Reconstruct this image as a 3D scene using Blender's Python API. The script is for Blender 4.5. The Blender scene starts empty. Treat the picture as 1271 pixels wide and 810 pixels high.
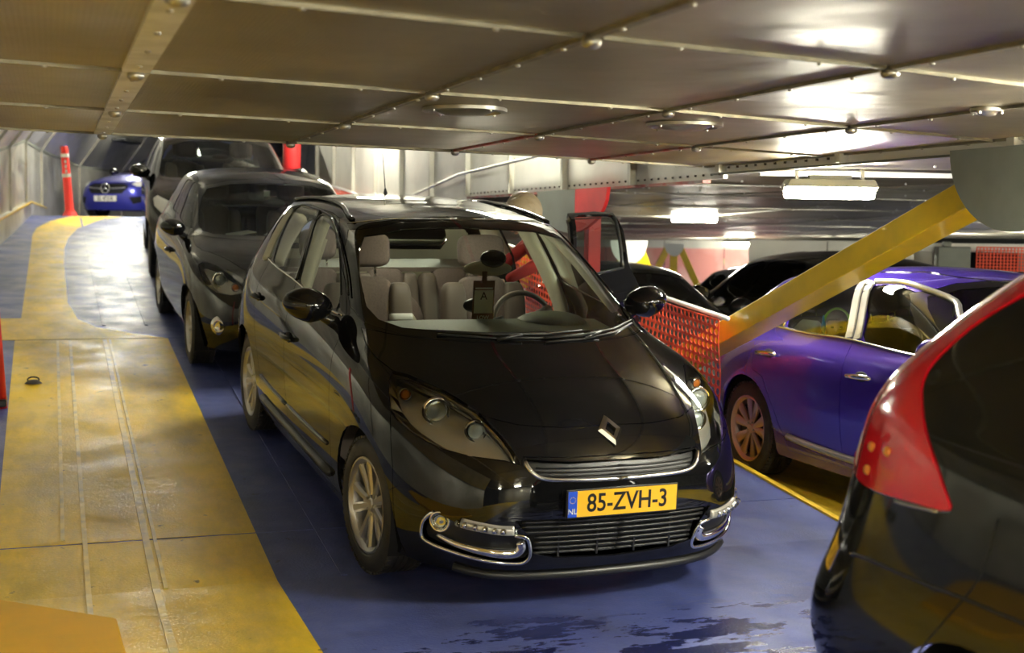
import bpy, math, random
import numpy as np
from mathutils import Vector, Matrix, Euler
from mathutils.geometry import delaunay_2d_cdt
random.seed(7)
C=bpy.context.scene.collection
SC=bpy.context.scene
# ---------------------------------------------------------------- camera, world, exposure
cd=bpy.data.cameras.new('camera'); cam=bpy.data.objects.new('camera',cd); C.objects.link(cam)
F_PX=1614.0; cd.sensor_fit='HORIZONTAL'; cd.sensor_width=36.0; cd.lens=F_PX/1271*36
_p,_r,_y=0.07241,0.01243,math.radians(-19.4456)
_f=Vector((-math.sin(_y)*math.cos(_p),math.cos(_y)*math.cos(_p),-math.sin(_p)))
_rt=Vector((math.cos(_y),math.sin(_y),0)); _u=_rt.cross(_f)
_r2=_rt*math.cos(_r)+_u*math.sin(_r); _u2=-_rt*math.sin(_r)+_u*math.cos(_r)
cam.matrix_world=Matrix(((_r2.x,_u2.x,-_f.x,0),(_r2.y,_u2.y,-_f.y,0),(_r2.z,_u2.z,-_f.z,1.607),(0,0,0,1)))
cd.clip_start=.05; cd.clip_end=200
cd.dof.use_dof=True; cd.dof.focus_distance=6.3; cd.dof.aperture_fstop=2.8
SC.camera=cam
W=bpy.data.worlds.new('ambient_fill'); SC.world=W; W.use_nodes=True
W.node_tree.nodes['Background'].inputs[0].default_value=(.9,.93,.8,1)
W.node_tree.nodes['Background'].inputs[1].default_value=.04  # faint even fill standing in for light bounced around the deck
SC.view_settings.view_transform='Standard'; SC.view_settings.look='None'
SC.view_settings.exposure=0.45; SC.view_settings.gamma=1.0
LAMP_POWER=165.0
# ---------------------------------------------------------------- materials
def N(nt,t,**k):
    n=nt.nodes.new(t)
    for a,b in k.items(): setattr(n,a,b)
    return n
def mat(name,col,rough=.5,metal=0.,coat=0.,coat_r=.03,spec=.5,emit=None,es=1.,noise=None,bump=None,rn=None,alpha=None,trans=0.):
    """noise=(scale,amount,colour2)  bump=(scale,strength,dist)  rn=(scale,lo,hi) roughness noise"""
    m=bpy.data.materials.new(name); m.use_nodes=True; nt=m.node_tree; b=nt.nodes['Principled BSDF']
    b.inputs['Base Color'].default_value=(*col,1); b.inputs['Roughness'].default_value=rough; b.inputs['Metallic'].default_value=metal
    b.inputs['Coat Weight'].default_value=coat; b.inputs['Coat Roughness'].default_value=coat_r; b.inputs['Specular IOR Level'].default_value=spec
    b.inputs['Transmission Weight'].default_value=trans
    if emit: b.inputs['Emission Color'].default_value=(*emit,1); b.inputs['Emission Strength'].default_value=es
    tc=N(nt,'ShaderNodeTexCoord')
    if noise:
        n=N(nt,'ShaderNodeTexNoise'); n.inputs['Scale'].default_value=noise[0]; n.inputs['Detail'].default_value=6; nt.links.new(tc.outputs['Object'],n.inputs['Vector'])
        r=N(nt,'ShaderNodeMapRange'); r.inputs[1].default_value=.42; r.inputs[2].default_value=.68; r.inputs[4].default_value=noise[1]; nt.links.new(n.outputs['Fac'],r.inputs[0])
        x=N(nt,'ShaderNodeMix',data_type='RGBA'); x.inputs[6].default_value=(*col,1); x.inputs[7].default_value=(*noise[2],1)
        nt.links.new(r.outputs[0],x.inputs[0]); nt.links.new(x.outputs[2],b.inputs['Base Color'])
    if rn:
        n=N(nt,'ShaderNodeTexNoise'); n.inputs['Scale'].default_value=rn[0]; n.inputs['Detail'].default_value=5; nt.links.new(tc.outputs['Object'],n.inputs['Vector'])
        r=N(nt,'ShaderNodeMapRange'); r.inputs[1].default_value=.35; r.inputs[2].default_value=.65; r.inputs[3].default_value=rn[1]; r.inputs[4].default_value=rn[2]
        nt.links.new(n.outputs['Fac'],r.inputs[0]); nt.links.new(r.outputs[0],b.inputs['Roughness'])
    if bump:
        n=N(nt,'ShaderNodeTexNoise'); n.inputs['Scale'].default_value=bump[0]; n.inputs['Detail'].default_value=3; nt.links.new(tc.outputs['Object'],n.inputs['Vector'])
        u=N(nt,'ShaderNodeBump'); u.inputs['Strength'].default_value=bump[1]; u.inputs['Distance'].default_value=bump[2]
        nt.links.new(n.outputs['Fac'],u.inputs['Height']); nt.links.new(u.outputs[0],b.inputs['Normal'])
    return m
def glass(name,tint=(.75,.82,.76),ior=1.5,boost=1.0,rough=0.0):
    m=bpy.data.materials.new(name); m.use_nodes=True; nt=m.node_tree; nt.nodes.clear()
    o=N(nt,'ShaderNodeOutputMaterial'); t=N(nt,'ShaderNodeBsdfTransparent'); t.inputs[0].default_value=(*tint,1)
    g=N(nt,'ShaderNodeBsdfGlossy'); g.inputs[1].default_value=rough; fr=N(nt,'ShaderNodeFresnel'); fr.inputs[0].default_value=ior
    mm=N(nt,'ShaderNodeMath',operation='MULTIPLY'); mm.inputs[1].default_value=boost; mm.use_clamp=True
    x=N(nt,'ShaderNodeMixShader'); nt.links.new(fr.outputs[0],mm.inputs[0]); nt.links.new(mm.outputs[0],x.inputs[0]); nt.links.new(t.outputs[0],x.inputs[1]); nt.links.new(g.outputs[0],x.inputs[2]); nt.links.new(x.outputs[0],o.inputs[0])
    return m
def deck_mat(name,col,col2,dirt,r0,r1,stain=False):
    m=bpy.data.materials.new(name); m.use_nodes=True; nt=m.node_tree; b=nt.nodes['Principled BSDF']; L=nt.links.new
    tc=N(nt,'ShaderNodeTexCoord')
    def ns(s,d=6,sc=None,rg=.55):
        n=N(nt,'ShaderNodeTexNoise'); n.inputs['Scale'].default_value=s; n.inputs['Detail'].default_value=d; n.inputs['Roughness'].default_value=rg
        if sc:
            mp=N(nt,'ShaderNodeMapping'); mp.inputs['Scale'].default_value=sc; L(tc.outputs['Object'],mp.inputs[0]); L(mp.outputs[0],n.inputs[0])
        else: L(tc.outputs['Object'],n.inputs[0])
        return n.outputs['Fac']
    def rng(x,a,c,lo=0,hi=1):
        r=N(nt,'ShaderNodeMapRange'); r.inputs[1].default_value=a;r.inputs[2].default_value=c;r.inputs[3].default_value=lo;r.inputs[4].default_value=hi; L(x,r.inputs[0]); return r.outputs[0]
    def mix(f,a,c):
        x=N(nt,'ShaderNodeMix',data_type='RGBA'); L(f,x.inputs[0])
        for s,v in ((6,a),(7,c)):
            if isinstance(v,tuple): x.inputs[s].default_value=(*v,1)
            else: L(v,x.inputs[s])
        return x.outputs[2]
    c=mix(rng(ns(1.3,8),.35,.65),col,col2)
    c=mix(rng(ns(2.2,10,(1,.35,1),.7),.42,.76,.0,.75),c,dirt)
    c=mix(rng(ns(11,5),.68,.73,0,.75),c,tuple(v*.25 for v in dirt))
    rr=rng(ns(3.5,8),.3,.7,r0,r1)
    if stain:
        sp=N(nt,'ShaderNodeSeparateXYZ'); L(tc.outputs['Object'],sp.inputs[0])
        w=N(nt,'ShaderNodeMath',operation='MULTIPLY'); L(rng(sp.outputs[1],5.3,4.6),w.inputs[0]); L(rng(sp.outputs[0],.9,1.4),w.inputs[1])
        k=N(nt,'ShaderNodeMath',operation='MULTIPLY'); L(w.outputs[0],k.inputs[0]); L(rng(ns(2.3,9,(.8,2.2,1),.68),.51,.53),k.inputs[1])
        c=mix(k.outputs[0],c,(.008,.012,.07))
        x=N(nt,'ShaderNodeMix'); L(k.outputs[0],x.inputs[0]); L(rr,x.inputs[2]); x.inputs[3].default_value=.08; rr=x.outputs[0]
    L(c,b.inputs['Base Color']); L(rr,b.inputs['Roughness'])
    u=N(nt,'ShaderNodeBump'); u.inputs['Strength'].default_value=.55; u.inputs['Distance'].default_value=.004; L(ns(75,5),u.inputs['Height'])
    u2=N(nt,'ShaderNodeBump'); u2.inputs['Strength'].default_value=.25; u2.inputs['Distance'].default_value=.02; L(ns(3,3),u2.inputs['Height']); L(u.outputs[0],u2.inputs['Normal']); L(u2.outputs[0],b.inputs['Normal'])
    return m
def ceiling_mat():
    m=mat('perforated_metal',(.46,.41,.29),.33,.92,rn=(1.1,.33,.52),noise=(.9,.7,(.27,.235,.15)))
    nt=m.node_tree; b=nt.nodes['Principled BSDF']; tc=N(nt,'ShaderNodeTexCoord'); L=nt.links.new
    v=N(nt,'ShaderNodeTexVoronoi'); v.inputs['Scale'].default_value=70; v.inputs['Randomness'].default_value=0; L(tc.outputs['Object'],v.inputs[0])
    r=N(nt,'ShaderNodeMapRange'); r.inputs[1].default_value=.18; r.inputs[2].default_value=.34; L(v.outputs[0],r.inputs[0])
    u=N(nt,'ShaderNodeBump'); u.inputs['Strength'].default_value=.3; u.inputs['Distance'].default_value=.004; L(r.outputs[0],u.inputs['Height'])
    n=N(nt,'ShaderNodeTexNoise'); n.inputs['Scale'].default_value=1.6; n.inputs['Detail'].default_value=3; L(tc.outputs['Object'],n.inputs[0])
    u2=N(nt,'ShaderNodeBump'); u2.inputs['Strength'].default_value=.5; u2.inputs['Distance'].default_value=.05; L(n.outputs['Fac'],u2.inputs['Height']); L(u.outputs[0],u2.inputs['Normal']); L(u2.outputs[0],b.inputs['Normal'])
    return m
M={}
M['blue_deck']=deck_mat('blue_deck_paint',(.09,.115,.33),(.055,.07,.23),(.035,.035,.04),.32,.6,True)
M['yellow_deck']=deck_mat('yellow_deck_paint',(.92,.60,.008),(.74,.50,.02),(.17,.13,.05),.33,.6)
M['yellow_paint']=mat('yellow_gloss_paint',(.90,.60,.01),.35,noise=(6,.3,(.5,.33,.02)),coat=.3)
M['red_paint']=mat('red_paint',(.75,.03,.03),.4,noise=(5,.4,(.45,.02,.02)))
M['red_worn']=mat('worn_red_paint',(.45,.08,.06),.5,noise=(8,.9,(.4,.36,.3)))
M['red_plastic']=mat('red_plastic',(.85,.04,.03),.45)
M['white_tape']=mat('white_reflective_tape',(.8,.8,.75),.4)
M['net']=mat('orange_red_net_plastic',(.98,.085,.02),.5)
M['perf']=ceiling_mat()
M['panel']=mat('galvanised_panel',(.62,.60,.52),.42,.75,rn=(2,.3,.55),noise=(1.7,.8,(.42,.40,.34)),bump=(2.5,.35,.03))
M['white_panel']=mat('pale_panel',(.72,.70,.62),.45,.35,noise=(2.4,.5,(.55,.53,.46)),bump=(2.0,.3,.03))
M['steel']=mat('bare_steel',(.5,.48,.42),.35,.9,noise=(9,.6,(.3,.28,.22)))
M['batten']=mat('dull_batten_metal',(.30,.27,.19),.55,.8,noise=(12,.8,(.16,.14,.1)))
M['strip']=mat('pale_strip_paint',(.80,.80,.76),.45,.2,noise=(7,.6,(.42,.41,.36)))
M['cover']=mat('orange_yellow_plate_paint',(.86,.45,.004),.6,spec=.2,noise=(4,.5,(.70,.40,.02)))
M['worn_ridge']=mat('worn_yellow_ridge',(.80,.60,.12),.45,noise=(9,.9,(.45,.36,.12)))
M['rust']=mat('dark_rusty_seam',(.06,.045,.03),.7)
M['gusset']=mat('grey_bracket_paint',(.21,.22,.175),.45,.2,noise=(5,.5,(.15,.155,.12)))
M['far_red']=mat('faded_red_wall_paint',(.62,.25,.22),.5,noise=(1.5,.7,(.70,.50,.45)))
M['black']=mat('black_gloss_car_paint',(.005,.005,.0055),.035,0,.0,.02,.6)
M['black2']=mat('black_metallic_car_paint',(.010,.011,.011),.07,0,0,.04,.6)
M['blue_paint']=mat('violet_blue_car_paint',(.075,.034,.43),.22,.5,1,.02,.3)
M['navy_paint']=mat('blue_car_paint',(.05,.055,.40),.3,.5,1,.02,.3)
M['green_grey']=mat('grey_green_car_paint',(.12,.13,.11),.3,.5,1,.04)
M['dark_grey']=mat('dark_grey_car_paint',(.012,.012,.012),.06,0,0,.05,.6)
M['trim']=mat('satin_black_plastic',(.012,.012,.012),.4)
M['rubber']=mat('tyre_rubber',(.022,.020,.018),.62,noise=(14,.7,(.05,.042,.03)),bump=(120,.3,.002))
M['chrome']=mat('chrome',(.85,.85,.83),.06,1)
M['satin']=mat('satin_chrome',(.6,.6,.58),.22,1)
M['alloy']=mat('silver_alloy',(.55,.53,.50),.28,.85)
M['bronze']=mat('diamond_cut_alloy',(.60,.44,.36),.3,.85)
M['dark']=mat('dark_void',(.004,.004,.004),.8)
M['disc']=mat('brake_disc_iron',(.2,.18,.16),.4,.9)
M['glass']=glass('window_glass',(.80,.87,.80))
M['screen']=glass('windscreen_glass',(.86,.92,.86),1.5,1.0)
M['tint']=glass('tinted_glass',(.45,.52,.47),1.5,1.3)
M['dim']=glass('dark_tinted_glass',(.22,.25,.23),1.5,1.3)
M['lens']=glass('clear_lamp_lens',(.93,.94,.93),1.45,1.0)
M['frit']=mat('black_glass_border',(.004,.004,.004),.05,0,.6)
M['seat']=mat('grey_seat_fabric',(.15,.115,.105),.9,noise=(90,.6,(.10,.075,.07)))
M['seat_side']=mat('dark_seat_side',(.12,.095,.08),.6)
M['beige']=mat('beige_interior_trim',(.62,.60,.46),.6)
M['dash']=mat('dark_dashboard',(.10,.12,.08),.6,bump=(300,.3,.002))
M['plate_y']=mat('yellow_number_plate',(.92,.50,.02),.35,0,.3)
M['plate_w']=mat('white_number_plate',(.72,.70,.66),.4)
M['plate_b']=mat('blue_plate_band',(.02,.08,.55),.35)
M['ink']=mat('black_print',(.01,.01,.01),.4)
M['white']=mat('white_plastic',(.75,.75,.72),.4)
M['amber']=mat('amber_lens',(.85,.25,.03),.15,0,.8)
M['red_lens']=mat('red_lamp_lens',(.95,.008,.03),.12,.0,1,.02,noise=(3,.5,(.70,.004,.02)))
M['lamp']=mat('fluorescent_diffuser',(.9,.92,.88),.5,emit=(1.0,.98,.82),es=LAMP_POWER)
M['lamp_hi']=mat('bright_added_lamp_diffuser',(.9,.92,.88),.5,emit=(1.0,.98,.82),es=LAMP_POWER*1.45)  # stronger glow, used only by the added unseen lamps
M['cabin_fill']=mat('added_cabin_lamp_diffuser',(.9,.9,.85),.5,emit=(1.0,.93,.75),es=42)
M['housing']=mat('lamp_housing',(.45,.46,.40),.5)
M['green_sign']=mat('green_sign',(.02,.35,.08),.4,emit=(.05,.8,.2),es=.6)
# ---------------------------------------------------------------- mesh helpers
def tag(o,label=None,cat=None,group=None,kind=None):
    if label:o['label']=label
    if cat:o['category']=cat
    if group:o['group']=group
    if kind:o['kind']=kind
    return o
def empty(name,loc=(0,0,0),rot=None,parent=None):
    o=bpy.data.objects.new(name,None); C.objects.link(o); o.empty_display_size=.2
    if rot is not None: o.matrix_world=Matrix.Translation(loc)@rot
    else: o.location=loc
    if parent: o.parent=parent
    return o
class MB:
    def __init__(s): s.v=[];s.f=[];s.mi=[];s.m=0
    def add(s,vs,fs,m=None):
        k=len(s.v); s.v+= [tuple(map(float,p)) for p in vs]; s.f+=[tuple(i+k for i in f) for f in fs]; s.mi+=[s.m if m is None else m]*len(fs); return s
    def box(s,c,d,rot=None,m=None,taper=1.0):
        x,y,z=[a/2 for a in d]; P=[]
        for sz in (-1,1):
            t=1 if sz<0 else taper
            for a,b in ((-1,-1),(1,-1),(1,1),(-1,1)): P.append(Vector((a*x*t,b*y*t,sz*z)))
        if rot is not None: P=[rot@p for p in P]
        c=Vector(c); P=[p+c for p in P]
        return s.add(P,[(3,2,1,0),(4,5,6,7),(0,1,5,4),(1,2,6,5),(2,3,7,6),(3,0,4,7)],m)
    def bar(s,a,b,w,h,up=(0,0,1),m=None):
        a,b=Vector(a),Vector(b); d=b-a; L=d.length; z=d.normalized(); u=Vector(up); x=u.cross(z)
        if x.length<1e-4: x=Vector((1,0,0)).cross(z)
        x.normalize(); y=z.cross(x); R=Matrix((x,y,z)).transposed()
        return s.box((a+b)/2,(w,h,L),R,m)
    def lathe(s,prof,n=24,axis='y',c=(0,0,0),m=None,closed=False,ang=None):
        k=len(prof); P=[];Fs=[]
        for i in range(n):
            a=2*math.pi*i/n; ca,sa=math.cos(a),math.sin(a)
            for r,h in prof:
                p={'y':(r*ca,h,r*sa),'z':(r*ca,r*sa,h),'x':(h,r*ca,r*sa)}[axis]; P.append((p[0]+c[0],p[1]+c[1],p[2]+c[2]))
        fl=axis=='y'
        for i in range(n):
            j=(i+1)%n
            for q in range(k if closed else k-1):
                w=(q+1)%k; f=(i*k+q,j*k+q,j*k+w,i*k+w); Fs.append(f if not fl else f[::-1])
        return s.add(P,Fs,m)
    def tube(s,path,r,n=8,m=None,cap=True,closed=False):
        path=[Vector(p) for p in path]; K=len(path); rr=r if isinstance(r,(list,tuple)) else [r]*K; P=[];Fs=[]; pn=None
        for i,p in enumerate(path):
            t=(path[(i+1)%K]-path[i-1]) if closed else path[min(i+1,K-1)]-path[max(i-1,0)]
            if t.length<1e-9: t=Vector((0,0,1))
            t.normalize()
            if pn is None: pn=Vector((0,0,1)).cross(t); 
            if pn.length<.1: pn=Vector((1,0,0)).cross(t)
            pn=(pn-t*pn.dot(t))
            if pn.length<1e-4: pn=Vector((0,1,0)).cross(t)
            pn.normalize(); b=t.cross(pn)
            for q in range(n):
                a=2*math.pi*q/n; P.append(p+pn*math.cos(a)*rr[i]+b*math.sin(a)*rr[i])
        for i in range(K if closed else K-1):
            j=(i+1)%K
            for q in range(n): w=(q+1)%n; Fs.append((i*n+q,i*n+w,j*n+w,j*n+q))
        if cap and not closed: Fs+= [tuple(range(n))[::-1],tuple((K-1)*n+q for q in range(n))]
        return s.add(P,Fs,m)
    def prism(s,poly,d,M4=None,m=None):
        """poly in local xy, extruded 0..d along z, then M4"""
        n=len(poly); P=[Vector((x,y,0)) for x,y in poly]+[Vector((x,y,d)) for x,y in poly]
        if M4 is not None: P=[M4@p for p in P]
        return s.add(P,[tuple(range(n))[::-1],tuple(range(n,2*n))]+[(i,(i+1)%n,(i+1)%n+n,i+n) for i in range(n)],m)
    def ball(s,c,r,n=12,k=8,m=None,rot=None):
        r=Vector(r) if not isinstance(r,(int,float)) else Vector((r,r,r)); P=[Vector((0,0,-1))];Fs=[]
        for i in range(1,k):
            a=-math.pi/2+math.pi*i/k
            for j in range(n): b=2*math.pi*j/n; P.append(Vector((math.cos(a)*math.cos(b),math.cos(a)*math.sin(b),math.sin(a))))
        P.append(Vector((0,0,1))); P=[Vector((p.x*r.x,p.y*r.y,p.z*r.z)) for p in P]
        if rot is not None: P=[rot@p for p in P]
        P=[p+Vector(c) for p in P]
        for j in range(n): Fs.append((0,1+(j+1)%n,1+j)); Fs.append((len(P)-1,1+(k-2)*n+j,1+(k-2)*n+(j+1)%n))
        for i in range(k-2):
            for j in range(n): Fs.append((1+i*n+j,1+i*n+(j+1)%n,1+(i+1)*n+(j+1)%n,1+(i+1)*n+j))
        return s.add(P,Fs,m)
    def build(s,name,mats,parent=None,smooth=False,bevel=0,sub=0,solid=0):
        me=bpy.data.meshes.new(name); me.from_pydata(s.v,[],s.f); me.update()
        if not isinstance(mats,(list,tuple)): mats=[mats]
        for q in mats: me.materials.append(M[q] if isinstance(q,str) else q)
        if len(mats)>1: me.polygons.foreach_set('material_index',s.mi)
        if smooth is True: me.shade_smooth()
        elif smooth:
            me.shade_smooth(); me.set_sharp_from_angle(angle=math.radians(smooth))
        o=bpy.data.objects.new(name,me); C.objects.link(o)
        if parent: o.parent=parent
        if bevel:
            b=o.modifiers.new('b','BEVEL'); b.width=bevel; b.segments=2; b.limit_method='ANGLE'
        if solid:
            b=o.modifiers.new('s','SOLIDIFY'); b.thickness=solid; b.offset=0
        if sub:
            b=o.modifiers.new('s','SUBSURF'); b.levels=sub; b.render_levels=sub
        return o
def text(name,txt,size,mt,M4,parent=None,ex=.0008,sx=1.0,align='CENTER',bold=0.):
    cu=bpy.data.curves.new(name,'FONT'); cu.body=txt; cu.size=size; cu.extrude=ex; cu.align_x=align; cu.align_y='CENTER'; cu.resolution_u=4; cu.offset=bold
    t=bpy.data.objects.new('tmp',cu); C.objects.link(t)
    dg=bpy.context.evaluated_depsgraph_get(); me=bpy.data.meshes.new_from_object(t.evaluated_get(dg)); me.name=name
    bpy.data.objects.remove(t); bpy.data.curves.remove(cu)
    me.transform(M4@Matrix.Diagonal((sx,1,1,1))); me.materials.clear(); me.materials.append(M[mt])
    o=bpy.data.objects.new(name,me); C.objects.link(o)
    if parent:o.parent=parent
    return o
def frame(o,x,y,z): # matrix from origin and axes
    return Matrix(((x[0],y[0],z[0],o[0]),(x[1],y[1],z[1],o[1]),(x[2],y[2],z[2],o[2]),(0,0,0,1)))
def R(s): return [tuple(float(v) for v in t.split(',')) for t in s.split()]
MAIN_NET=[R(r) for r in '''
.80,0,.20 .79,.28,.20 .75,.52,.20 .63,.74,.20 .45,.85,.20 .25,.87,.20 0,.87,.20 -.35,.865,.20 -.9,.86,.20 -1.5,.86,.20 -2.2,.86,.20 -2.7,.86,.22 -3.0,.84,.24 -3.25,.77,.26 -3.39,.56,.27 -3.43,.3,.27 -3.44,0,.27
.87,0,.31 .86,.30,.31 .82,.55,.31 .71,.78,.31 .48,.90,.32 .25,.91,.33 0,.91,.33 -.35,.905,.30 -.9,.90,.30 -1.5,.90,.30 -2.2,.90,.31 -2.7,.90,.36 -3.0,.89,.38 -3.29,.81,.40 -3.44,.58,.40 -3.48,.3,.40 -3.49,0,.40
.90,0,.47 .89,.30,.47 .845,.56,.47 .72,.80,.47 .48,.91,.47 .25,.92,.5 0,.925,.5 -.35,.92,.47 -.9,.915,.46 -1.5,.915,.46 -2.2,.915,.47 -2.7,.925,.52 -3.0,.91,.54 -3.31,.83,.56 -3.46,.59,.56 -3.50,.3,.56 -3.51,0,.56
.885,0,.62 .875,.30,.62 .82,.56,.62 .68,.79,.62 .45,.895,.64 .22,.92,.67 0,.93,.70 -.35,.93,.67 -.9,.925,.63 -1.5,.925,.63 -2.2,.925,.65 -2.7,.935,.72 -3.0,.91,.72 -3.29,.83,.74 -3.45,.59,.74 -3.49,.3,.74 -3.50,0,.74
.83,0,.75 .82,.29,.75 .765,.54,.745 .61,.745,.76 .39,.86,.80 .17,.90,.84 -.05,.91,.87 -.4,.92,.85 -.95,.92,.80 -1.55,.92,.81 -2.2,.925,.84 -2.7,.92,.90 -3.0,.88,.93 -3.27,.80,.93 -3.42,.57,.92 -3.46,.29,.92 -3.47,0,.92
.66,0,.89 .65,.27,.89 .57,.50,.88 .41,.69,.88 .20,.80,.92 0,.845,.955 -.22,.87,.96 -.52,.89,.955 -1.0,.90,.945 -1.6,.90,.95 -2.2,.905,.98 -2.7,.895,1.02 -3.0,.85,1.04 -3.25,.76,1.04 -3.39,.54,1.04 -3.43,.28,1.04 -3.44,0,1.04
.30,0,1.03 .29,.27,1.025 .21,.49,1.01 .08,.65,1.0 -.10,.745,1.005 -.30,.79,1.015 -.5,.825,1.02 -.75,.855,1.02 -1.1,.868,1.02 -1.6,.87,1.03 -2.2,.872,1.05 -2.7,.86,1.09 -2.99,.82,1.10 -3.22,.735,1.10 -3.34,.52,1.10 -3.38,.27,1.10 -3.39,0,1.10
-.10,0,1.115 -.12,.27,1.11 -.20,.48,1.105 -.33,.625,1.10 -.47,.72,1.095 -.60,.775,1.09 -.77,.81,1.08 -.95,.83,1.08 -1.2,.84,1.085 -1.65,.845,1.10 -2.2,.845,1.12 -2.7,.83,1.16 -2.97,.79,1.17 -3.18,.70,1.17 -3.28,.50,1.17 -3.32,.26,1.17 -3.33,0,1.17
-.52,0,1.32 -.54,.25,1.315 -.61,.45,1.305 -.72,.59,1.295 -.84,.675,1.29 -.97,.715,1.285 -1.1,.74,1.285 -1.25,.755,1.285 -1.45,.765,1.29 -1.8,.77,1.30 -2.25,.77,1.31 -2.65,.755,1.33 -2.88,.715,1.34 -3.05,.63,1.34 -3.13,.45,1.34 -3.17,.23,1.34 -3.18,0,1.34
-.98,0,1.51 -1.0,.25,1.505 -1.07,.45,1.495 -1.15,.575,1.475 -1.24,.635,1.47 -1.35,.66,1.475 -1.45,.67,1.48 -1.57,.68,1.485 -1.71,.685,1.49 -1.95,.69,1.495 -2.3,.685,1.49 -2.6,.67,1.48 -2.78,.635,1.475 -2.91,.56,1.475 -2.98,.41,1.48 -3.01,.2,1.48 -3.02,0,1.48
-1.13,0,1.575 -1.15,.22,1.57 -1.21,.41,1.565 -1.28,.52,1.555 -1.35,.58,1.545 -1.44,.61,1.545 -1.53,.62,1.55 -1.63,.63,1.555 -1.75,.635,1.56 -1.97,.635,1.565 -2.29,.63,1.56 -2.56,.61,1.55 -2.73,.58,1.54 -2.85,.5,1.535 -2.92,.36,1.54 -2.95,.18,1.54 -2.96,0,1.54
-1.35,0,1.615 -1.36,.14,1.615 -1.40,.25,1.61 -1.45,.33,1.605 -1.51,.38,1.605 -1.58,.4,1.605 -1.65,.41,1.61 -1.73,.42,1.61 -1.83,.42,1.61 -2.0,.42,1.615 -2.24,.42,1.61 -2.42,.41,1.60 -2.57,.38,1.59 -2.68,.32,1.585 -2.75,.22,1.585 -2.78,.11,1.585 -2.79,0,1.585
-1.45,0,1.625 -1.46,0,1.625 -1.5,0,1.63 -1.54,0,1.63 -1.59,0,1.63 -1.65,0,1.635 -1.71,0,1.635 -1.78,0,1.635 -1.86,0,1.64 -2.0,0,1.64 -2.22,0,1.635 -2.39,0,1.625 -2.53,0,1.62 -2.62,0,1.61 -2.67,0,1.61 -2.69,0,1.605 -2.70,0,1.605'''.strip().split('\n')]
class Surf:
    def __init__(s,net):
        P=np.array(net,float); nv,nu,_=P.shape; s.nv,s.nu=nv-1,nu-1
        m=np.array([1,-1,1.])
        P=np.concatenate([P[:,1:2]*m,P,P[:,-2:-1]*m],1)
        P=np.concatenate([2*P[:1]-P[1:2],P,P[-2:-1]*m],0)
        s.P=P
    @staticmethod
    def _b(t):
        return np.stack([(1-t)**3,3*t**3-6*t*t+4,-3*t**3+3*t*t+3*t+1,t**3],-1)/6
    @staticmethod
    def _d(t):
        return np.stack([-(1-t)**2*3,9*t*t-12*t,-9*t*t+6*t+3,3*t*t],-1)/6
    def ev(s,u,v,d=False):
        u=np.clip(np.asarray(u,float),0,s.nu);v=np.clip(np.asarray(v,float),0,s.nv)
        iu=np.minimum(u.astype(int),s.nu-1);iv=np.minimum(v.astype(int),s.nv-1)
        tu,tv=u-iu,v-iv
        G=np.stack([np.stack([s.P[iv+a,iu+b] for b in range(4)],-2) for a in range(4)],-3) # ...,4v,4u,3
        bu,bv=s._b(tu),s._b(tv)
        p=np.einsum('...a,...b,...abk->...k',bv,bu,G)
        if not d: return p
        return p,np.einsum('...a,...b,...abk->...k',bv,s._d(tu),G),np.einsum('...a,...b,...abk->...k',s._d(tv),bu,G)
    def nor(s,u,v):
        u=np.clip(u,.002,s.nu-.002);v=np.clip(v,0,s.nv-.01)
        p,du,dv=s.ev(u,v,True); n=np.cross(dv,du); return -n/np.maximum(np.linalg.norm(n,axis=-1,keepdims=True),1e-9)
    def grid(s,k=12):
        if getattr(s,'_k',0)!=k:
            U,V=np.meshgrid(np.linspace(0,s.nu,s.nu*k+1),np.linspace(0,s.nv,s.nv*k+1))
            s._k=k;s._g=(U.ravel(),V.ravel(),s.ev(U,V).reshape(-1,3),s.nor(U,V).reshape(-1,3))
        return s._g
    def find(s,view,pts,lo=None):
        if view=='3d':
            U,V,P,N=s.grid(); pts=np.array(pts,float); uv=[]
            for q in pts:
                i=np.argmin(((P-q)**2).sum(1)); uv.append((U[i],V[i]))
            uv=np.array(uv)
            for _ in range(8):
                p,du,dv=s.ev(uv[:,0],uv[:,1],True); r=pts-p
                a=(du*du).sum(1)+1e-9;b=(du*dv).sum(1);c=(dv*dv).sum(1)+1e-9; e=(du*r).sum(1);f=(dv*r).sum(1); det=a*c-b*b+1e-12
                uv=np.clip(uv+np.clip(np.stack([(c*e-b*f)/det,(a*f-b*e)/det],1),-.2,.2),[0,0],[s.nu,s.nv])
            return uv
        # view side:(x,z) front:(y,z) rear:(y,z) top:(x,y)
        ax={'side':(0,2),'front':(1,2),'rear':(1,2),'top':(0,1)}[view]
        U,V,P,N=s.grid()
        m={'side':N[:,1]>.12,'front':(N[:,0]>.1)&(P[:,0]>-1.4),'rear':(N[:,0]<-.1)&(P[:,0]<-2.0),'top':N[:,2]>.15}[view]
        U,V,P=U[m],V[m],P[m];Q=P[:,ax]
        out=[]
        pts=np.array(pts,float)
        for q in pts:
            i=np.argmin(((Q-q)**2).sum(1));out.append((U[i],V[i]))
        uv=np.array(out)
        for _ in range(12):
            p,du,dv=s.ev(uv[:,0],uv[:,1],True)
            r=pts-p[:,ax]; J=np.stack([du[:,ax],dv[:,ax]],-1)
            det=J[:,0,0]*J[:,1,1]-J[:,0,1]*J[:,1,0]
            ok=np.abs(det)>1e-7
            det=np.where(ok,det,1)
            d0=(r[:,0]*J[:,1,1]-r[:,1]*J[:,0,1])/det;d1=(J[:,0,0]*r[:,1]-J[:,1,0]*r[:,0])/det
            st=np.stack([d0,d1],-1)*ok[:,None];st=np.clip(st,-.3,.3)
            uv=np.clip(uv+st,[0,0],[s.nu,s.nv])
        return uv
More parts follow.
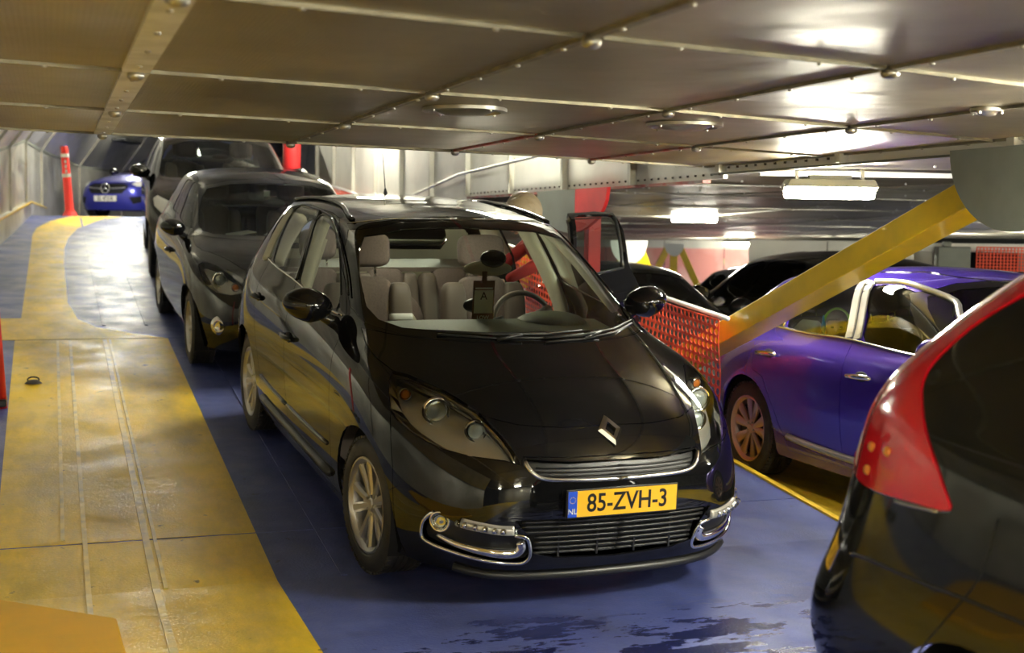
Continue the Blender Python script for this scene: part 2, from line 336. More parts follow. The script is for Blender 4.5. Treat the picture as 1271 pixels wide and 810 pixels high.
def sm(a,b,t):
    t=min(1,max(0,(t-a)/(b-a)));return t*t*(3-2*t)
def _tweak(n):
    o=[]
    for r in n:
        q=[]
        for x,y,z in r:
            y2=y*(1-.125*sm(.05,.7,x)*sm(.45,.8,y))
            z2=z-.03*sm(1.45,1.62,z)
            q.append((x,y2,z2))
        o.append(q)
    return o
MAIN_NET=_tweak(MAIN_NET)
# ---------------------------------------------------------------- car body surfaces
def _cat(P,n,closed=True):
    P=np.array(P);K=len(P);o=[]
    for i in range(K if closed else K-1):
        a,b,c,d=(P[(i-1)%K],P[i],P[(i+1)%K],P[(i+2)%K]) if closed else (P[max(i-1,0)],P[i],P[i+1],P[min(i+2,K-1)])
        for t in np.arange(n)/n: o.append(.5*((2*b)+(-a+c)*t+(2*a-5*b+4*c-d)*t*t+(-a+3*b-3*c+d)*t**3))
    if not closed:o.append(P[-1])
    return np.array(o)
def outline(s,poly,curve=0,step=.05):
    """poly: list of (view,points) -> closed outline in surface coordinates"""
    uv=[]
    for view,pts in poly:
        pts=[np.array(p,float) for p in pts]; Q=[]
        if curve: Q=pts
        else:
            for a,b in zip(pts[:-1],pts[1:]):
                n=max(1,int(np.linalg.norm(b-a)/step)); Q+=[a+(b-a)*i/n for i in range(n)]
            Q.append(pts[-1])
        q=s.find(view,Q); uv.append(q)
    uv=np.concatenate(uv)
    if curve: uv=_cat(uv,curve)
    uv[:,0]=np.where(uv[:,0]<.04,0,uv[:,0]); uv[:,0]=np.where(uv[:,0]>s.nu-.04,s.nu,uv[:,0]); uv[:,1]=np.where(uv[:,1]<.06,0,np.minimum(uv[:,1],s.nv))
    keep=[0]
    for i in range(1,len(uv)):
        if np.abs(uv[i]-uv[keep[-1]]).max()>.012: keep.append(i)
    return uv[keep]
def inpoly(P,poly):
    x,y=P[:,0],P[:,1]; r=np.zeros(len(P),bool); n=len(poly)
    for i in range(n):
        x0,y0=poly[i];x1,y1=poly[(i+1)%n]
        if y0==y1: continue
        c=((y0>y)!=(y1>y)); r^=c&(x<(x1-x0)*(y-y0)/(y1-y0)+x0)
    return r
def emit(s,P,Nn,tris,name,mt,parent,sides=(1,),off=0.,gap=.002,fl=.014):
    """one mesh from body triangles; gap shrinks its rim, fl folds the rim inwards"""
    used=np.unique(tris); mp=-np.ones(len(P),int); mp[used]=np.arange(len(used)); T=mp[tris]; A=P[used];B=Nn[used]
    Vs,Ns,Fs=[],[],[]
    if len(sides)==2:
        cen=np.abs(A[:,1])<1e-4; idx2=np.where(cen,np.arange(len(A)),-1); k=len(A); w=[];
        for i in range(len(A)):
            if not cen[i]: idx2[i]=k;k+=1;w.append(i)
        Vv=np.concatenate([A,A[w]*[1,-1,1]]) if w else A; Nv=np.concatenate([B,B[w]*[1,-1,1]]) if w else B
        Nv[:len(A)][cen,1]=0
        F=[tuple(t) for t in T]+[tuple(t) for t in idx2[T][:,::-1]]
    else:
        sg=sides[0]; Vv=A*[1,sg,1];Nv=B*[1,sg,1]; F=[tuple(t) for t in (T if sg>0 else T[:,::-1])]
    Nv=Nv/np.maximum(np.linalg.norm(Nv,axis=1,keepdims=True),1e-9)
    Vv=Vv+Nv*off
    E={}
    for t in F:
        for a,b in ((t[0],t[1]),(t[1],t[2]),(t[2],t[0])): E[(a,b)]=t
    bd=[(a,b) for (a,b) in E if (b,a) not in E]
    n0=len(Vv)
    if (gap or fl) and bd:
        D=np.zeros_like(Vv)
        for a,b in bd:
            e=Vv[b]-Vv[a]; L=np.linalg.norm(e)
            if L<1e-7: continue
            d=np.cross(Nv[a]+Nv[b],e/L); l=np.linalg.norm(d)
            if l<1e-7: continue
            d/=l; D[a]+=d;D[b]+=d
        l=np.linalg.norm(D,axis=1,keepdims=True); D=np.where(l>1e-6,D/np.maximum(l,1e-6),0)
        Vv=Vv+D*gap
        if fl:
            bi=sorted({i for e in bd for i in e}); m={v:i for i,v in enumerate(bi)}
            top=Vv[bi]; low=top-Nv[bi]*fl+D[bi]*fl*.25; nn=-D[bi]
            Vv=np.concatenate([Vv,top,low]); Nv=np.concatenate([Nv,nn,nn]); k=len(bi)
            F+= [(n0+m[b],n0+m[a],n0+k+m[a],n0+k+m[b]) for a,b in bd]
    me=bpy.data.meshes.new(name); me.from_pydata([tuple(p) for p in Vv],[],F); me.update(); me.shade_smooth()
    me.normals_split_custom_set_from_vertices([tuple(p) for p in Nv])
    me.materials.append(M[mt])
    o=bpy.data.objects.new(name,me); C.objects.link(o); o.parent=parent
    return o
class Body:
    def __init__(b,net,regs,parent,paint,ku=.1,kv=.14,shell='body_shell',gap=.0022):
        s=b.s=Surf(net); s.grid(12); b.parent=parent
        su,sv=.28,.14; pts=[];edges=[];rg=[]
        for r in regs:
            o=outline(s,r['p'],r.get("c",0),r.get("st",.05)); r["o"]=o; rg.append(o); k=len(pts); n=len(o)
            pts+= [tuple(q) for q in o]; edges+=[(k+i,k+(i+1)%n) for i in range(n)]
        ol=np.array(pts); nu_=int(round(s.nu/ku));nv_=int(round(s.nv/kv))
        gu,gv=np.meshgrid(np.linspace(0,s.nu,nu_+1),np.linspace(0,s.nv,nv_+1)); g=np.stack([gu.ravel(),gv.ravel()],1)
        if len(ol):
            bd=(g[:,0]<=0)|(g[:,0]>=s.nu)|(g[:,1]<=0)|(g[:,1]>=s.nv)
            keep=np.ones(len(g),bool)
            for i in range(0,len(ol),200):
                d=np.abs(g[:,None,:]-ol[None,i:i+200]); keep&=~((d[...,0]<ku*.33)&(d[...,1]<kv*.33)).any(1)
            cr=((g[:,0]==0)|(g[:,0]==s.nu))&((g[:,1]==0)|(g[:,1]==s.nv)); g=g[keep|cr]
        allp=[Vector((u*su,v*sv)) for u,v in pts]+[Vector((u*su,v*sv)) for u,v in g]
        res=delaunay_2d_cdt(allp,edges,[],0,1e-5)
        V=np.array([(p.x/su,p.y/sv) for p in res[0]]); T=np.array([t for t in res[2]])
        V[:,0]=np.clip(V[:,0],0,s.nu);V[:,1]=np.clip(V[:,1],0,s.nv)
        P=s.ev(V[:,0],V[:,1]);Nn=s.nor(V[:,0],V[:,1]); P[:,1]=np.where((V[:,0]<1e-6)|(V[:,0]>s.nu-1e-6)|(V[:,1]>s.nv-1e-6),0,P[:,1])
        a=np.cross(P[T[:,1]]-P[T[:,0]],P[T[:,2]]-P[T[:,0]]); ok=np.linalg.norm(a,axis=1)>1e-9; T=T[ok];a=a[ok]
        fl=(a*Nn[T].sum(1)).sum(1)<0; T[fl]=T[fl][:,::-1]
        cen=V[T].mean(1); cls=-np.ones(len(T),int)
        for i in range(len(regs)-1,-1,-1): cls[inpoly(cen,rg[i])]=i
        b.P,b.N,b.T,b.cls,b.regs=P,Nn,T,cls,regs; b.parts={}
        b.shell=emit(s,P,Nn,T[cls<0],shell,paint,parent,(1,-1),0,gap)
        for i,r in reversed(list(enumerate(regs))):
            t=T[cls==i]
            if not len(t) or r.get('n') is None: continue
            kw=dict(off=r.get('off',0),gap=r.get('g',gap),fl=r.get('fl',.014))
            par=parent
            if r.get('split'):
                for sg in r.get('sides',(1,-1)):
                    pr_=(b.parts.get((r['in'],sg)) or b.parts.get((r['in'],0))) if r.get('in') else parent
                    b.parts[(r['n'],sg)]=emit(s,P,Nn,t,r['n'],r['m'],pr_ or parent,(sg,),**kw)
            else: b.parts[(r['n'],0)]=emit(s,P,Nn,t,r['n'],r['m'],b.parts.get((r.get('in'),0),parent),(1,-1),**kw)
    def region(b,name): 
        i=[k for k,r in enumerate(b.regs) if r.get('n')==name][0]; return b.T[b.cls==i]
    def at(b,view,p,sg=1,off=0.):
        uv=b.s.find(view,[p]); P=b.s.ev(uv[:,0],uv[:,1])[0]; n=b.s.nor(uv[:,0],uv[:,1])[0]
        return Vector(P+n*off)*1.0 if sg>0 else Vector((P+n*off)*[1,-1,1]), (Vector(n) if sg>0 else Vector(n*[1,-1,1]))
    def line(b,view,pts,sg=1,off=0.,n=4):
        uv=b.s.find(view,pts); uv=_cat(uv,n,False) if len(pts)>2 else np.array([uv[0]+(uv[1]-uv[0])*t for t in np.linspace(0,1,8)])
        P=b.s.ev(uv[:,0],uv[:,1])+b.s.nor(uv[:,0],uv[:,1])*off
        return [Vector(p*[1,sg,1]) for p in P]
def warp(net,xl,xu,zl,yl=1.,yu=1.):
    """derive another car's surface: xl/xu map x of low rows and of the glasshouse, zl maps z"""
    o=[];f=lambda x,k: float(np.interp(x,[a for a,_ in k],[c for _,c in k]))
    xl=sorted(xl);xu=sorted(xu);zl=sorted(zl);n=len(net)
    for r,row in enumerate(net):
        w=min(1,max(0,(r-4)/3)); o.append([(f(x,xl)*(1-w)+f(x,xu)*w,y*(yl*(1-w)+yu*w),f(z,zl)) for x,y,z in row])
    return o
def arch(x0,r,zb=.17,zc=.33):
    a0=math.asin(max(-1,(zb-zc)/r)); A=np.linspace(a0,math.pi-a0,22)
    return [('side',[(x0+r*math.cos(a),zc+r*math.sin(a)) for a in A])]
# ---------------------------------------------------------------- wheels
def spoke(mb,a,r0,r1,w0,w1,y0,y1,th,da=0.,m=0,bev=.35):
    P=[]
    for r,w,y,an in ((r0,w0,y0,a),(r1,w1,y1,a+da)):
        c=Vector((math.cos(an),0,math.sin(an)));t=Vector((-math.sin(an),0,math.cos(an)))
        for sx,yy in ((-.5,y-th),(-.5,y-th*bev),(-.5*.55,y),(.5*.55,y),(.5,y-th*bev),(.5,y-th)): P.append(c*r+t*(w*sx)+Vector((0,yy,0)))
    F=[(i,(i+1)%6,(i+1)%6+6,i+6) for i in range(6)]+[tuple(range(6))[::-1],tuple(range(6,12))]
    mb.add(P,[f[::-1] for f in F],m)
def wheel_proto(R,wid,rim,style,rimmat):
    h=wid/2; sh=.012
    ty=MB(); prof=[(rim+.002,h-.012),(rim+.012,h+.002),((R+rim)/2,h+.006),(R-.03,h-.002),(R-.012,h-.012),(R-.003,h-.026)]
    gr=[-.6,-.2,.2,.6]; tr=[(R,h-.034)]
    for g in reversed(gr):
        y=g*(h-.03); tr+=[(R,y+.005),(R-.008,y+.003),(R-.008,y-.003),(R,y-.005)]
    tr+=[(R,-h+.034)]
    prof=prof+tr+[(r,-y) for r,y in prof[::-1]]
    ty.lathe(prof,64); 
    # shoulder blocks
    for i in range(60):
        a=2*math.pi*i/60
        for sg in (1,-1):
            c=Vector((math.cos(a)*(R-.004),sg*(h-.022),math.sin(a)*(R-.004))); ty.box(c,(.012,.026,.022),Matrix.Rotation(-a,3,'Y'))
    rb=MB(); rb.lathe([(rim+.004,h-.008),(rim+.004,h-.002),(rim-.006,h-.001),(rim-.012,h-.012),(rim-.022,h-.02),(rim-.03,h-.07),(rim-.032,-h+.03),(rim+.004,-h+.01)],48)
    y1=h-.016; y0=h-.03; r0=.03;r1=rim-.012
    if style=='twin5':
        for k in range(5):
            a=k*2*math.pi/5+.3
            for q in (-1,1): spoke(rb,a+q*.19,r0,r1,.034,.048,y0,y1,.03,q*.07)
            spoke(rb,a,r0,.095,.06,.05,y0,y0,.03)
    elif style=='y5':
        for k in range(5):
            a=k*2*math.pi/5+math.pi/2
            for q in (-1,1): spoke(rb,a+q*.2,r0,r1,.03,.042,y0,y1,.03,q*.06)
    elif style=='blade5':
        for k in range(5):
            a=k*2*math.pi/5+.55
            for q in (-1,1): spoke(rb,a+q*.12,r0,r1,.03,.075,y0,y1-.004,.02,q*.16)
    hb=MB(); hb.lathe([(0,y0+.008),(.024,y0+.007),(.03,y0+.001),(.055,y0-.004),(.06,y0-.03)],24)
    nuts=MB()
    for k in range(5):
        a=k*2*math.pi/5+.9; nuts.lathe([(0,.012),(.007,.012),(.009,0),(.009,-.01)],6,c=(math.cos(a)*.043,y0-.004,math.sin(a)*.043))
    dk=MB(); dk.lathe([(0.03,.0),(rim*.72,.0),(rim*.72,-.022),(.03,-.022)],32); dk.lathe([(0,-.03),(rim-.03,-.03)],32,m=1)
    if style=='blade5': dk.lathe([(.05,y0-.035),(rim-.02,y0-.03)],32,m=2)
    return dict(ty=ty,rb=rb,hb=hb,nuts=nuts,dk=dk,mat=rimmat)
def put_wheel(parent,w,x,y,r,steer=0.,spin=0.):
    o=w['rb'].build('wheel',w['mat'],parent,35) if '_o' not in w else None
    if o is None:
        o=w['_o'].copy(); C.objects.link(o); o.parent=parent
        for c in w['_c']: k=c.copy(); C.objects.link(k); k.parent=o
    else:
        w['_o']=o; w['_c']=[w['ty'].build('tyre','rubber',o,35),w['hb'].build('hub_cap',w['mat'],o,40),tag(w['nuts'].build('wheel_nuts','steel',o),kind='stuff'),w['dk'].build('brake_disc',['disc','dark','trim'],o)]
    o.location=(x,y,r); o.rotation_euler=(0,spin,(0 if y>0 else math.pi)+steer)
    return o
def wheels(root,w,xr,ty,R,steer=0.,liner=.36,yo=.0):
    for x in (0,xr):
        for sg in (1,-1):
            put_wheel(root,w,x,sg*ty,R,steer if x==0 else 0,random.random()*6)
            l=MB(); n=20; P=[];A=[math.radians(-25+230*i/n) for i in range(n+1)]
            for yy in (.48,ty+yo+.085):
                for a in A: P.append((x+liner*math.cos(a),sg*yy,R+.01+liner*math.sin(a)))
            F=[(i,i+1,i+n+2,i+n+1) for i in range(n)]+[tuple(range(n+1))]
            l.add(P,F); l.build('wheel_arch_liner','dark',root)
# ---------------------------------------------------------------- the setting
TR=math.tan(.1047); HY=5.87; CREST=22.85
def rz(y): return 0.0 if y<HY else min((y-HY),(CREST-HY))*TR
def slab(mb,poly,th=.02,zf=rz,lift=0.,m=None):
    n=len(poly); P=[(x,y,zf(y)+lift) for x,y in poly]+[(x,y,zf(y)+lift-th) for x,y in poly]
    mb.add(P,[tuple(range(n)),tuple(range(n,2*n))[::-1]]+[(i,i+n,(i+1)%n+n,(i+1)%n) for i in range(n)],m)
floor=tag(empty('floor'),kind='structure')
g=.005
ys=[-4.0,1.35,HY]; 
for a,b in ((-4.0,1.35),(1.35,HY),(HY,6.55),(6.55,11.87),(11.87,17.12),(17.12,CREST),(CREST,36)):
    for x0,x1 in (((-2.2,4.09),) if b<CREST+1 else ((-2.2,14),)):
        k=MB(); slab(k,[(x0,a+(0 if a==HY else g)),(x1,a+(0 if a==HY else g)),(x1,b-(0 if b==HY else g)),(x0,b-(0 if b==HY else g))]); k.build('deck_plate','blue_deck',floor)
def dz(y): return 0.0 if y<9 else -.05*(min(y,16)-9)
for a,b in ((-4,3.2),(3.2,9)):
    k=MB(); slab(k,[(4.12,a+g),(25,a+g),(25,b-g),(4.12,b-g)],.02,dz); k.build('deck_plate','blue_deck',floor)
for a,b in ((9,16),(16,36)):
    k=MB(); slab(k,[(4.16,a+g),(25,a+g),(25,b-g),(4.16,b-g)],.02,dz); k.build('deck_plate','blue_deck',floor)
k=MB(); k.box((9,15,-.6),(24,44,.04)); k.build('deck_underside','rust',floor)
# painted lane markings: thin raised paint films
for poly in ([(-2.0,-4),(.95,-4),(.95,HY),(-2.0,HY)],[(-.28,HY),(.95,HY),(.95,6.54),(-.28,6.54)],[(-.28,6.56),(.95,6.56),(.95,11.86),(-.32,11.86)]):
    k=MB(); slab(k,poly,.0025,rz,.0025); k.build('yellow_marking','yellow_deck',floor)
band=[(-1.6,11.88),(.93,11.88),(.63,12.15),(.36,12.45),(.21,12.89),(.13,13.89),(.12,16.7),(.14,18.4),(.20,19.6),(.36,20.95),(.75,22.3),(1.1,22.8),(.3,22.8),(-.03,21.99),(-.23,20.92),(-.28,20.0),(-.28,18.4),(-.29,12.96),(-1.6,12.96)]
k=MB(); slab(k,band,.0025,rz,.0025); k.build('yellow_marking','yellow_deck',floor)
k=MB(); slab(k,[(4.14,-4),(6.6,-4),(6.6,8.95),(4.14,8.95)],.0025,rz if 0 else (lambda y:0),.0025); k.build('yellow_marking','yellow_deck',floor)
for x0,x1,a,b,mt in ((.12,.135,4,HY,'worn_ridge'),(.12,.135,HY,11.8,'worn_ridge'),(.02,.032,6.6,11.8,'worn_ridge'),(.40,.425,2,HY,'worn_ridge'),(.40,.425,HY,11.8,'worn_ridge'),(.45,.46,HY,11.8,'worn_ridge'),(.42,.44,12.5,22.5,'blue_deck'),(.80,.82,12.5,22.5,'blue_deck'),(1.25,1.27,HY,22,'blue_deck')):
    k=MB(); slab(k,[(x0-.004,a),(x1+.004,a),(x1+.004,b),(x0-.004,b)],.005,rz,.009); k.build('weld_ridge',mt,floor)
k=MB(); slab(k,[(.22,5.33),(.25,4.3),(-1.3,4.3),(-1.3,6.74)][::-1],.045,(lambda y:0),.05); 
pl=k.build('hatch_cover','cover',None,bevel=.006); tag(pl,'raised yellow steel plate lying on the deck at the bottom left corner','deck plate')
k=MB(); k.lathe([(0,.028),(.03,.026),(.05,.012),(.062,.0)],20,'z',(-.15,10.15,rz(10.15)+.003)); k.tube([(-.15+.04*math.cos(a),10.15+.01*math.sin(a),rz(10.15)+.03+.02*math.sin(a)) for a in np.linspace(0,6.28,14)],.006,6)
tag(k.build('lashing_ring','rust',None,True),'dark round lashing socket on the worn yellow floor','deck fitting')
# side girder of the ramp on the right
k=MB(); n=9
for i in range(n):
    a=HY+(CREST-HY)*i/n;b=HY+(CREST-HY)*(i+1)/n
    k.add([(4.09,a,-.0),(4.13,a,-.0),(4.13,a,rz(a)+.012),(4.09,a,rz(a)+.012),(4.09,b,0),(4.13,b,0),(4.13,b,rz(b)+.012),(4.09,b,rz(b)+.012)],[(0,4,7,3),(1,2,6,5),(3,7,6,2),(0,1,5,4)])
k.build('ramp_side_girder','yellow_deck',floor)
# ceiling one: underside of the hoistable car deck, skewed panels with battens
ceil=tag(empty('ceiling'),kind='structure')
def cz(x): return 2.10-.028*max(0,(x-2.3)/1.9)
XS=[-3.0,-1.8,-.77,.25,1.27,2.30,3.28,4.2]; YS=[7.12-1.45*i for i in range(8)]
SK=.205
for i in range(len(XS)-1):
    for j in range(len(YS)-1):
        x0,x1,y1,y0=XS[i]+.006,XS[i+1]-.006,YS[j]-.006,YS[j+1]+.006
        nseg=1
        P=[(x0,y0+SK*x0,cz(x0)),(x1,y0+SK*x1,cz(x1)),(x1,y1+SK*x1,cz(x1)),(x0,y1+SK*x0,cz(x0))]
        k=MB(); k.add(P+[(a,b,c+.02) for a,b,c in P],[(3,2,1,0),(4,5,6,7),(0,1,5,4),(1,2,6,5),(2,3,7,6),(3,0,4,7)]); k.build('ceiling_panel','perf',ceil)
def batten(a,b,w,mt,sp=.35,rv='steel'):
    k=MB(); k.bar(a,b,w,.012); o=k.build('batten',mt,ceil)
    a,b=Vector(a),Vector(b); n=max(2,int((b-a).length/sp)); r=MB()
    for i in range(n): p=a.lerp(b,(i+.5)/n); r.ball(p+Vector((0,0,-.008)),(.009,.009,.006),8,4)
    tag(r.build('rivets',rv,o,True),kind='stuff')
for i,x in enumerate(XS):
    mt='strip' if x==.25 else 'batten'; w=.085 if x==.25 else .026
    for j in range(len(YS)-1): 
        y1,y0=YS[j]+SK*x,YS[j+1]+SK*x; batten((x,y0+.01,cz(x)-.006),(x,y1-.01,cz(x)-.006),w,mt if not(x in(2.30,3.28) and j==0) else 'red_worn')
for j,y in enumerate(YS):
    for i in range(len(XS)-1):
        a,b=XS[i]+.03,XS[i+1]-.03; batten((a,y+SK*a,cz(a)-.005),(b,y+SK*b,cz(b)-.005),.016,'batten',.5,'steel')
for i in range(1,len(XS)-1):
    for y in YS[:5]: k=MB(); k.ball((XS[i],y+SK*XS[i],cz(XS[i])-.02),(.028,.028,.018),8,5); k.build('junction_boss','steel',ceil,True)
for x,y,r in ((1.56,5.02,.17),(2.64,5.22,.17),(3.25,3.98,.06)):
    k=MB(); z=cz(x); k.lathe([(r,z-.002),(r,z-.016),(r*.86,z-.02),(r*.78,z-.004),(r*.72,z-.012),(r*.45,z-.03),(0,z-.034)],40,'z',(x,y,0))
    for q in range(4): k.ball((x+math.cos(q*1.57+.4)*r*.93,y+math.sin(q*1.57+.4)*r*.93,z-.02),.007,6,4)
    o=k.build('ceiling_disc','steel',None,40)
    tag(o,{1.56:'round metal disc light set in the ceiling, left of the two big ones',2.64:'round metal disc light in the ceiling, right of the two big ones',3.25:'small round vent in the bright part of the metal ceiling'}[x],'ceiling light' if r>.1 else 'vent')
# deck edge above: plates closing the hoistable deck on top
k=MB(); k.box((.6,1.2,2.45),(7.3,11.0,.03)); k.build('upper_deck_plate','rust',ceil)
k=MB(); k.bar((-3,7.14-SK*3,2.27),(4.2,7.14+SK*4.2,2.25),.02,.34); k.build('edge_beam','rust',ceil)
# right girder wall along the opening, panels between stiffeners
wr=tag(empty('wall_right'),kind='structure')
PY=[-3.52+1.405*i for i in range(0,19)]
for i in range(len(PY)-1):
    a,b=PY[i],PY[i+1]; zt=2.07 if b<7.9 else 4.3; zb=(2.02 if b<8.2 else 1.98) if a<13.3 else min(1.6,rz(a)+.0)
    k=MB(); k.box((4.225,(a+b)/2,(zt+zb)/2),(.03,b-a-.035,zt-zb)); k.build('wall_panel','white_panel',wr)
    k=MB(); k.box((4.195,b,(zt+zb)/2),(.07,.012,zt-zb)); k.box((4.165,b+.02,(zt+zb)/2),(.010,.05,zt-zb)); k.build('stiffener','panel',wr)
    if 6<a<14:
        r=MB()
        for q in range(12): r.box((4.205,a+(q+.5)*(b-a)/12,zb+.03),(.012,.014,.014))
        tag(r.build('rivets','rust',wr),kind='stuff')
k=MB(); k.box((4.225,10.7,1.968),(.06,5.4,.02)); k.build('bottom_flange','red_worn',wr)
k=MB(); k.box((4.225,2.4,2.012),(.05,11,.012)); k.build('bottom_flange','gusset',wr)
k=MB(); k.tube([(4.14,9.2,2.31),(4.14,11,2.30),(4.14,13.5,2.22),(4.14,15,2.08),(4.14,16.5,1.93),(4.14,19.5,1.76)],.016,8); k.build('wall_conduit','panel',wr,True)
# left hull wall: vertical lower panels, upper panels leaning in
wl=tag(empty('wall_left'),kind='structure')
WN=[(-1.5,2.0),(-1.45,8.5),(-1.15,14),(-.80,18.3),(-.60,20.6),(-.42,23.0),(-.20,25.7),(.54,29.6),(1.54,32.5),(2.89,34.15),(4.67,34.6),(6.3,34.6),(9,34.6)]
wb=tag(empty('wall_back'),kind='structure')
for i in range(len(WN)-1):
    (x0,y0),(x1,y1)=WN[i],WN[i+1]; zk0=rz(y0)+1.22-(.1 if i>6 else 0); zk1=rz(y1)+1.22-(.1 if i>5 else 0); par=wl if i<7 else wb
    d=Vector((x1-x0,y1-y0,0)).normalized(); nn=Vector((d.y,-d.x,0))
    def pan(A,B,Cc,D,nm,mt='panel'):
        P=[Vector(p) for p in (A,B,Cc,D)]; c=sum(P,Vector())/4; P=[c+(p-c)*.985 for p in P]; nz=(P[1]-P[0]).cross(P[3]-P[0]).normalized()
        k=MB(); k.add(P+[p-nz*.03 for p in P],[(0,1,2,3),(7,6,5,4),(0,4,5,1),(1,5,6,2),(2,6,7,3),(3,7,4,0)]); k.build(nm,mt,par)
    off0=nn*.95+Vector((0,0,1.35)); 
    pan((x0,y0,rz(y0)-.1),(x1,y1,rz(y1)-.1),(x1,y1,zk1),(x0,y0,zk0),'wall_panel'); pan((x0,y0,zk0),(x1,y1,zk1),Vector((x1,y1,zk1))+off0,Vector((x0,y0,zk0))+off0,'upper_wall_panel')
    k=MB(); k.bar((x1,y1,rz(y1)-.1),(x1,y1,zk1),.03,.07,nn); k.bar((x1,y1,zk1),Vector((x1,y1,zk1))+off0,.03,.07,nn); k.build('stiffener','steel',par)
    k=MB(); k.bar((x0,y0,zk0),(x1,y1,zk1),.03,.05); k.build('kink_rail','gusset',par)
    if 2<=i<=5:
        h0=.40-.06*(i-2);h1=.34-.06*(i-2); o=nn*.09
        A=Vector((x0,y0,rz(y0)))+o;B=Vector((x1,y1,rz(y1)))+o
        k=MB(); k.add([A,B,B+Vector((0,0,h1)),A+Vector((0,0,h0)),B+Vector((0,0,h1))-o,A+Vector((0,0,h0))-o],[(0,1,2,3),(3,2,4,5)]); k.tube([A+Vector((0,0,h0)),B+Vector((0,0,h1))],.018,6,m=1); k.build('kerb',['panel','yellow_paint'],par)
k=MB(); P=[Vector((.92,30.3,3.55)),Vector((1.35,31.6,3.55))]; k.bar(P[0]+Vector((.35,0,0)),P[1]+Vector((.35,0,0)),.55,.06,(0,0,1)); k.build('vent_box','dark',wb)
# high ceiling over the ramp opening
hc=tag(empty('ceiling'),kind='structure')
for i in range(6):
    for j in range(3):
        k=MB(); x0=-2.0+2.3*j; y0=7.2+4.8*i; k.box((x0+1.15,y0+2.4,4.35),(2.28,4.78,.03)); k.build('ceiling_panel','panel',hc)
k=MB(); k.box((9,34.5,2.8),(8,.05,4)); k.build('wall_panel','panel',wb)
# low ceiling over the right lanes
def c2(y): return 2.04 if y<13 else 2.04-.034*(y-13)
lc=tag(empty('ceiling'),kind='structure')
for i in range(15):
    for j in range(8):
        x0=4.3+2.5*j;y0=-3+2.6*i; y1=y0+2.59
        P=[(x0,y0,c2(y0)),(x0+2.49,y0,c2(y0)),(x0+2.49,y1,c2(y1)),(x0,y1,c2(y1))]
        k=MB(); k.add(P+[(a,b,c+.03) for a,b,c in P],[(3,2,1,0),(4,5,6,7),(0,1,5,4),(1,2,6,5),(2,3,7,6),(3,0,4,7)]); k.build('ceiling_panel','perf',lc)
for y in [-.4+2.6*i for i in range(13)]:
    k=MB(); k.bar((4.3,y,c2(y)-.008),(24,y,c2(y)-.008),.03,.014); k.build('batten','steel',lc)
for x in [6.8+2.5*i for i in range(7)]:
    k=MB(); k.bar((x,-3,c2(0)-.006),(x,13,c2(13)-.006),.03,.012); k.bar((x,13,c2(13)-.006),(x,34,c2(34)-.006),.03,.012); k.build('batten','steel',lc)
r=MB()
for i in range(240):
    x,y=random.uniform(4.5,16),random.uniform(6,30); r.ball((x,y,c2(y)-.012),(.012,.012,.01),5,3)
tag(r.build('fixing_pins','white',lc),kind='stuff')
# far wall of the right lanes
fw=tag(empty('wall_far'),kind='structure')
A=Vector((9.5,32.8,0));B=Vector((24.5,23.2,0)); n=12
for i in range(n):
    a=A.lerp(B,i/n);b=A.lerp(B,(i+.985)/n); k=MB(); k.bar((*a.xy,.45),(*b.xy,.45),.04,1.75); k.build('wall_panel','far_red' if i in(1,2,3,4,5) else 'white_panel',fw)
    k=MB(); k.bar((*a.xy,1.36),(*b.xy,1.36),.14,.20); k.build('lintel_panel','white_panel',fw)
d=(B-A).normalized(); nn=Vector((d.y,-d.x,0))
s0=Vector((15.75,28.82,.94)); k=MB(); k.bar(s0,s0+d*.42,.03,.13); k.build('exit_sign','green_sign',fw)
for q in (.1,.3): k=MB(); k.bar(s0+d*q+nn*.02,s0+d*(q+.06)+nn*.02,.01,.08); k.build('pictogram','white',fw)
s0=Vector((14.2,29.8,.55)); k=MB(); k.bar(s0,s0+d*.75,.03,.5); k.build('blue_board','plate_b',fw)
k=MB(); 
for a,b in (((.2,-.1),(.35,.12)),((.35,.12),(.45,.0)),((.5,-.12),(.6,.05)),((.2,-.02),(.5,.02))): k.bar(s0+d*a[0]+nn*.03+Vector((0,0,a[1])),s0+d*b[0]+nn*.03+Vector((0,0,b[1])),.01,.05)
k.build('board_mark','white',fw)
k=MB(); k.box((24.8,15,.8),(.05,30,2.6)); k.build('wall_panel','panel',tag(empty('wall_right'),kind='structure'))
# deck-end walls near the camera, out of frame
k=MB(); k.box((11,-4,1.0),(28,.05,2.4)); tag(k.build('wall_front','panel'),kind='structure')
# right background: pale bulkhead with recess, red mesh panel and grey pipe
rb_=tag(empty('wall_recess'),kind='structure')
def P2(t,z): return Vector((7.95+4.2*t,13.75-1.9*t,z))   # along the bulkhead, t=0 left .. 1 right
k=MB(); k.bar(P2(-.02,.6),P2(.40,.6),.04,1.9); k.build('wall_panel','white_panel',rb_)
k=MB(); k.bar(P2(.18,1.49),P2(1.2,1.49),.16,.10); k.build('lintel','white_panel',rb_)
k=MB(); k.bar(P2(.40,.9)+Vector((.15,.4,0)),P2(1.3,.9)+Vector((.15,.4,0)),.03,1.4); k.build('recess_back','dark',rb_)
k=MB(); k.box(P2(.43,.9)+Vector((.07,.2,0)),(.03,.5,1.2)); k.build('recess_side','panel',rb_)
k=MB(); k.bar(P2(.66,.7),P2(1.3,.7),.04,1.5); k.build('wall_panel','gusset',rb_)

k=MB(); k.bar(P2(.44,1.25)-Vector((0.1,.25,0)),P2(.52,1.25)-Vector((.1,.25,0)),.2,.5); k.bar(P2(.455,1.53)-Vector((.1,.25,0)),P2(.475,1.53)-Vector((.1,.25,0)),.1,.06); tag(k.build('equipment_box','gusset',None,bevel=.01),'grey equipment box in the dark recess beyond the violet car roof','box')
